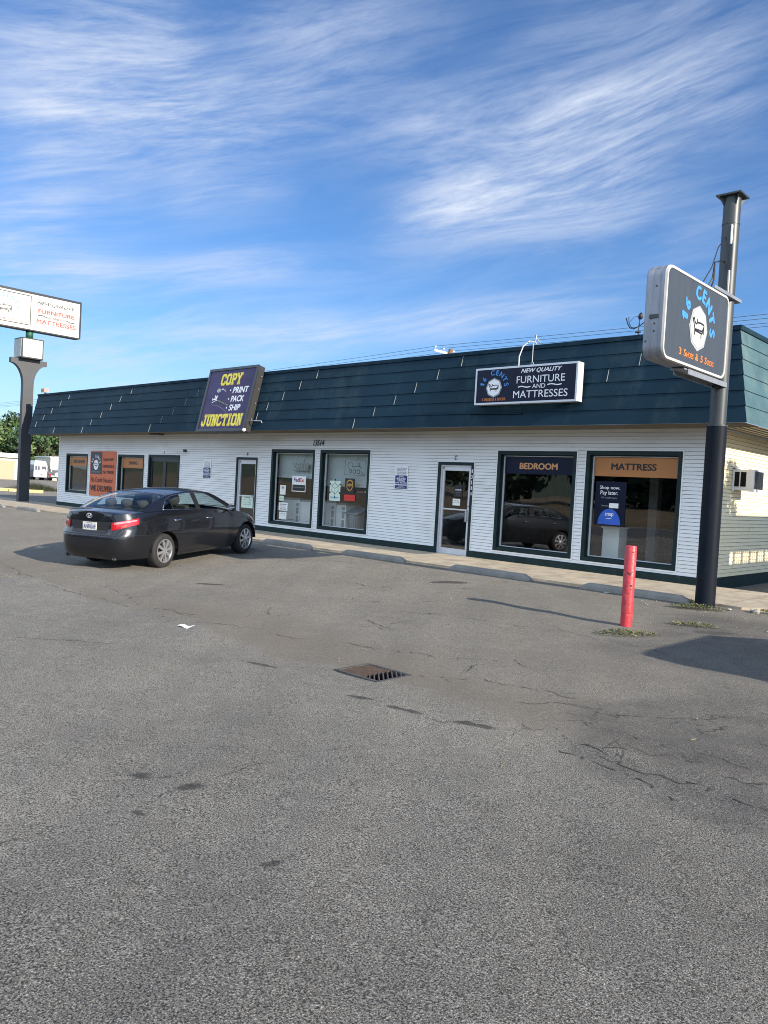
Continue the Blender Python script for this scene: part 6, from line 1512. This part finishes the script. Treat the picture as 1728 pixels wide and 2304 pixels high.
# ------------------------------------------------------------------ trees
def tree(name, label, x, y, zg, h, r, n, leaf, mats, seed, trunk_h=1.5, group=None, tr=.22, zmin=0.0):
    rg = random.Random(seed)
    t = thing(name, label, 'tree', (x,y,zg), group)
    mb = MB(); lean = rg.uniform(-.3,.3)
    mb.tube([(x,y,zg-.2),(x+lean*.3,y,zg+trunk_h),(x+lean,y,zg+h*.72)], [tr,tr*.8,tr*.25], 8)
    clumps = []
    for i in range(26):
        a = rg.uniform(0,6.283); q = rg.random()**.5; zz = rg.uniform(0,1)
        rad = r*(math.sin(math.pi*(.12+.80*zz))**.7)
        p = Vector((x+lean*.6+rad*q*math.cos(a), y+rad*q*math.sin(a), zg+trunk_h+(h-trunk_h)*zz*.93)); cr_ = r*rg.uniform(.24,.42); clumps.append((p, cr_, rg.random()))
        b = Vector((x+lean*.5, y, zg+trunk_h+(p.z-zg-trunk_h)*.5)); mb.tube([b, (b+p)/2+Vector((0,0,.15)), p], [tr*.28,tr*.18,tr*.06], 5)
    part('trunk', mb, ['bark'], t)
    mb = MB(); k = len(mats)
    for i in range(n):
        p, cr_, tone = clumps[rg.randrange(len(clumps))]
        d = Vector((rg.gauss(0,1), rg.gauss(0,1), rg.gauss(0,1))).normalized(); q = p+d*cr_*(rg.random()**.35)*rg.uniform(.85,1.15)
        if q.z < zg+zmin: continue
        nrm = (d+Vector((rg.uniform(-.8,.8), rg.uniform(-.8,.8), rg.uniform(-.3,1.0)))).normalized(); u = nrm.cross(Vector((rg.uniform(-1,1), rg.uniform(-1,1), rg.uniform(-1,1)))).normalized(); v = nrm.cross(u)
        s = leaf*rg.uniform(.6,1.3)
        mb.add([q-u*s*.5, q-v*s*.28+nrm*s*.06, q+u*s*.5, q+v*s*.28+nrm*s*.06], [(0,1,2,3)], min(k-1, int((tone*.7+rg.random()*.3)*k)))
    part('crown', mb, mats, t)
    return t
LM = ['leaf_c','leaf_a','leaf_b']
TL = ['tall bushy green tree at the left picture edge, left of the pylon', 'round green tree directly behind the pylon column', 'lower green tree behind the far camper van', 'lower green tree behind the far blue-grey trailer', 'green tree beyond the trailer, half hidden by the shop wall']
for i, (px_, dd, h, r) in enumerate(((-8,124,10.6,4.6),(40,128,9.9,4.2),(82,122,8.9,4.0),(122,126,8.4,4.0),(165,130,8.6,4.2))):
    # positions along the street behind the shop's left end
    f0 = Vector((-.6876,.7255)); r0 = Vector((.7235,.688)); o_ = (px_-864)/1762.7*dd; p = Vector((5.78,-15.18))+f0*dd+r0*o_
    tree('street_tree', TL[i], p.x, p.y, -.09, h, r, 5200, .62, LM, 20+i, 1.2, 'green trees beyond the lot at the left', .3)

# ------------------------------------------------------------------ what stands outside the picture and shows in glass and shadow
mb = MB(); mb.quad((-900,-31,-.17+.004),(900,-31,-.17+.004),(900,-21,-.17+.004),(-900,-21,-.17+.004)); 
mk('road_grey', (.075,.075,.076), .9, var=.12); tag(mb.build('road', ['road_grey']), 'grey street in front of the lot', 'road', kind='structure')
mb = MB(); mb.grid([[(x,y,-.16+z) for x in range(-400,401,40)] for y, z in ((-33,.0),(-36,.35),(-60,1.2),(-140,2.5))]); tag(mb.build('field', ['dry_grass'], None, True), 'dry brown grass field across the street', 'field', kind='structure')
mb = MB(); rg = random.Random(9); mb.grid([[(x,y,z*(1+.25*math.sin(x*.011)+.2*math.sin(x*.027+1))) for x in range(-900,901,30)] for y, z in ((-420,-1),(-520,22),(-640,48),(-800,60))]); tag(mb.build('hills', ['weed_dark'], None, True), 'low hills far across the street', 'hills', kind='structure')
for i, (x, y, h, r) in enumerate(((-58,-62,7,4.5),(-45,-58,8.5,5),(-35,-64,9,5),(-26,-58,9.5,5),(-17,-62,11,5.5),(-8,-58,11,5.5),(2,-63,10,5),(12,-60,9,5))):
    tree('roadside_tree', 'dark leafy tree across the street behind the photographer', x, y, 1.0, h, r, 1500, 1.1, ['leaf_d','leaf_c'], 60+i, .8, 'dark trees across the street', .3)
t = thing('shade_screen', 'tall pale screen added beyond the right picture edge to shade the shop side wall', 'shade screen', (8,7,-.09))  # unseen, shaped so its shadow and gap light fall on the side wall
mb = MB(); mb.box((8.0,.30,-.1),(8.16,16,3.70)); part('wall', mb, ['wall_cream'], t)
mb = MB(); mb.box((8.0,.30,3.98),(8.16,16,4.70)); part('top_board', mb, ['roof_pale'], t)
mb = MB()
for y0, y1 in [(.30,1.15)]+[(1.30+.115*i, 1.30+.115*i+(.055 if i % 4 else .105)) for i in range(118)]: mb.box((8.03,y0,3.701),(8.13,y1,3.979))
part('pickets', mb, ['wall_cream'], t)
tree('slender_tree', 'slender small-leaved tree between shop side wall and its neighbour', 6.2, .86, -.1, 5.15, .66, 2600, .13, LM, 91, 1.9, None, .07, 1.6)

# every loose piece of these becomes a part of its own
SPLIT = {'panel_joints': 'panel_joint', 'corner_board': 'corner_board', 'rivets': 'rivet', 'screws': 'screw', 'slots': 'slot', 'insulators': 'insulator', 'pickets': 'picket', 'pillar_trim': 'pillar_trim', 'rust_chips': 'rust_chip',
         'flourish': 'flourish', 'bracket': 'bracket', 'conduit': 'conduit', 'mounting': 'mounting_strip', 'panel_seams': 'panel_seam', 'bolts_and_cable': 'bolt', 'house_number': 'digit', 'bars': None}
def split_pieces(o, name):
    me = o.data; nv = len(me.vertices); par = list(range(nv))
    def find(i):
        while par[i] != i: par[i] = par[par[i]]; i = par[i]
        return i
    for p in me.polygons:
        a = find(p.vertices[0])
        for v in p.vertices[1:]: par[find(v)] = a
    isl = {}
    for i in range(nv): isl.setdefault(find(i), []).append(i)
    isl = list(isl.values()); bb = []
    for ids in isl:
        c = [me.vertices[i].co for i in ids]; bb.append(([min(v[k] for v in c) for k in range(3)], [max(v[k] for v in c) for k in range(3)]))
    grp = list(range(len(isl)))
    def gf(i):
        while grp[i] != i: i = grp[i]
        return i
    for i in range(len(isl)):
        for j in range(i):
            (l0, h0), (l1, h1) = bb[i], bb[j]
            gap = math.sqrt(sum(max(0, l0[k]-h1[k], l1[k]-h0[k])**2 for k in range(3))); size = max(max(h0[k]-l0[k] for k in range(3)), max(h1[k]-l1[k] for k in range(3)))
            if gap <= max(.02, .5*size): grp[gf(i)] = gf(j)
    groups = {}
    for i in range(len(isl)): groups.setdefault(gf(i), []).append(i)
    if len(groups) < 2: return
    owner = {v: gf(i) for i, ids in enumerate(isl) for v in ids}
    for g in groups:
        mp = {}; V = []; F = []
        for p in me.polygons:
            if owner[p.vertices[0]] != g: continue
            for v in p.vertices:
                if v not in mp: mp[v] = len(V); V.append(tuple(me.vertices[v].co))
            F.append(tuple(mp[v] for v in p.vertices))
        m2 = bpy.data.meshes.new(name); m2.from_pydata(V, [], F)
        for mt in me.materials: m2.materials.append(mt)
        q = bpy.data.objects.new(name, m2); C.objects.link(q); q.parent = o.parent; q.matrix_parent_inverse = o.matrix_parent_inverse.copy()
    bpy.data.objects.remove(o)
for o in list(bpy.data.objects):
    nm = o.name.split('.')[0]
    if o.type == 'MESH' and SPLIT.get(nm): split_pieces(o, SPLIT[nm])
for o in bpy.data.objects:
    for k_ in ('_w', '_L'):
        if k_ in o: del o[k_]
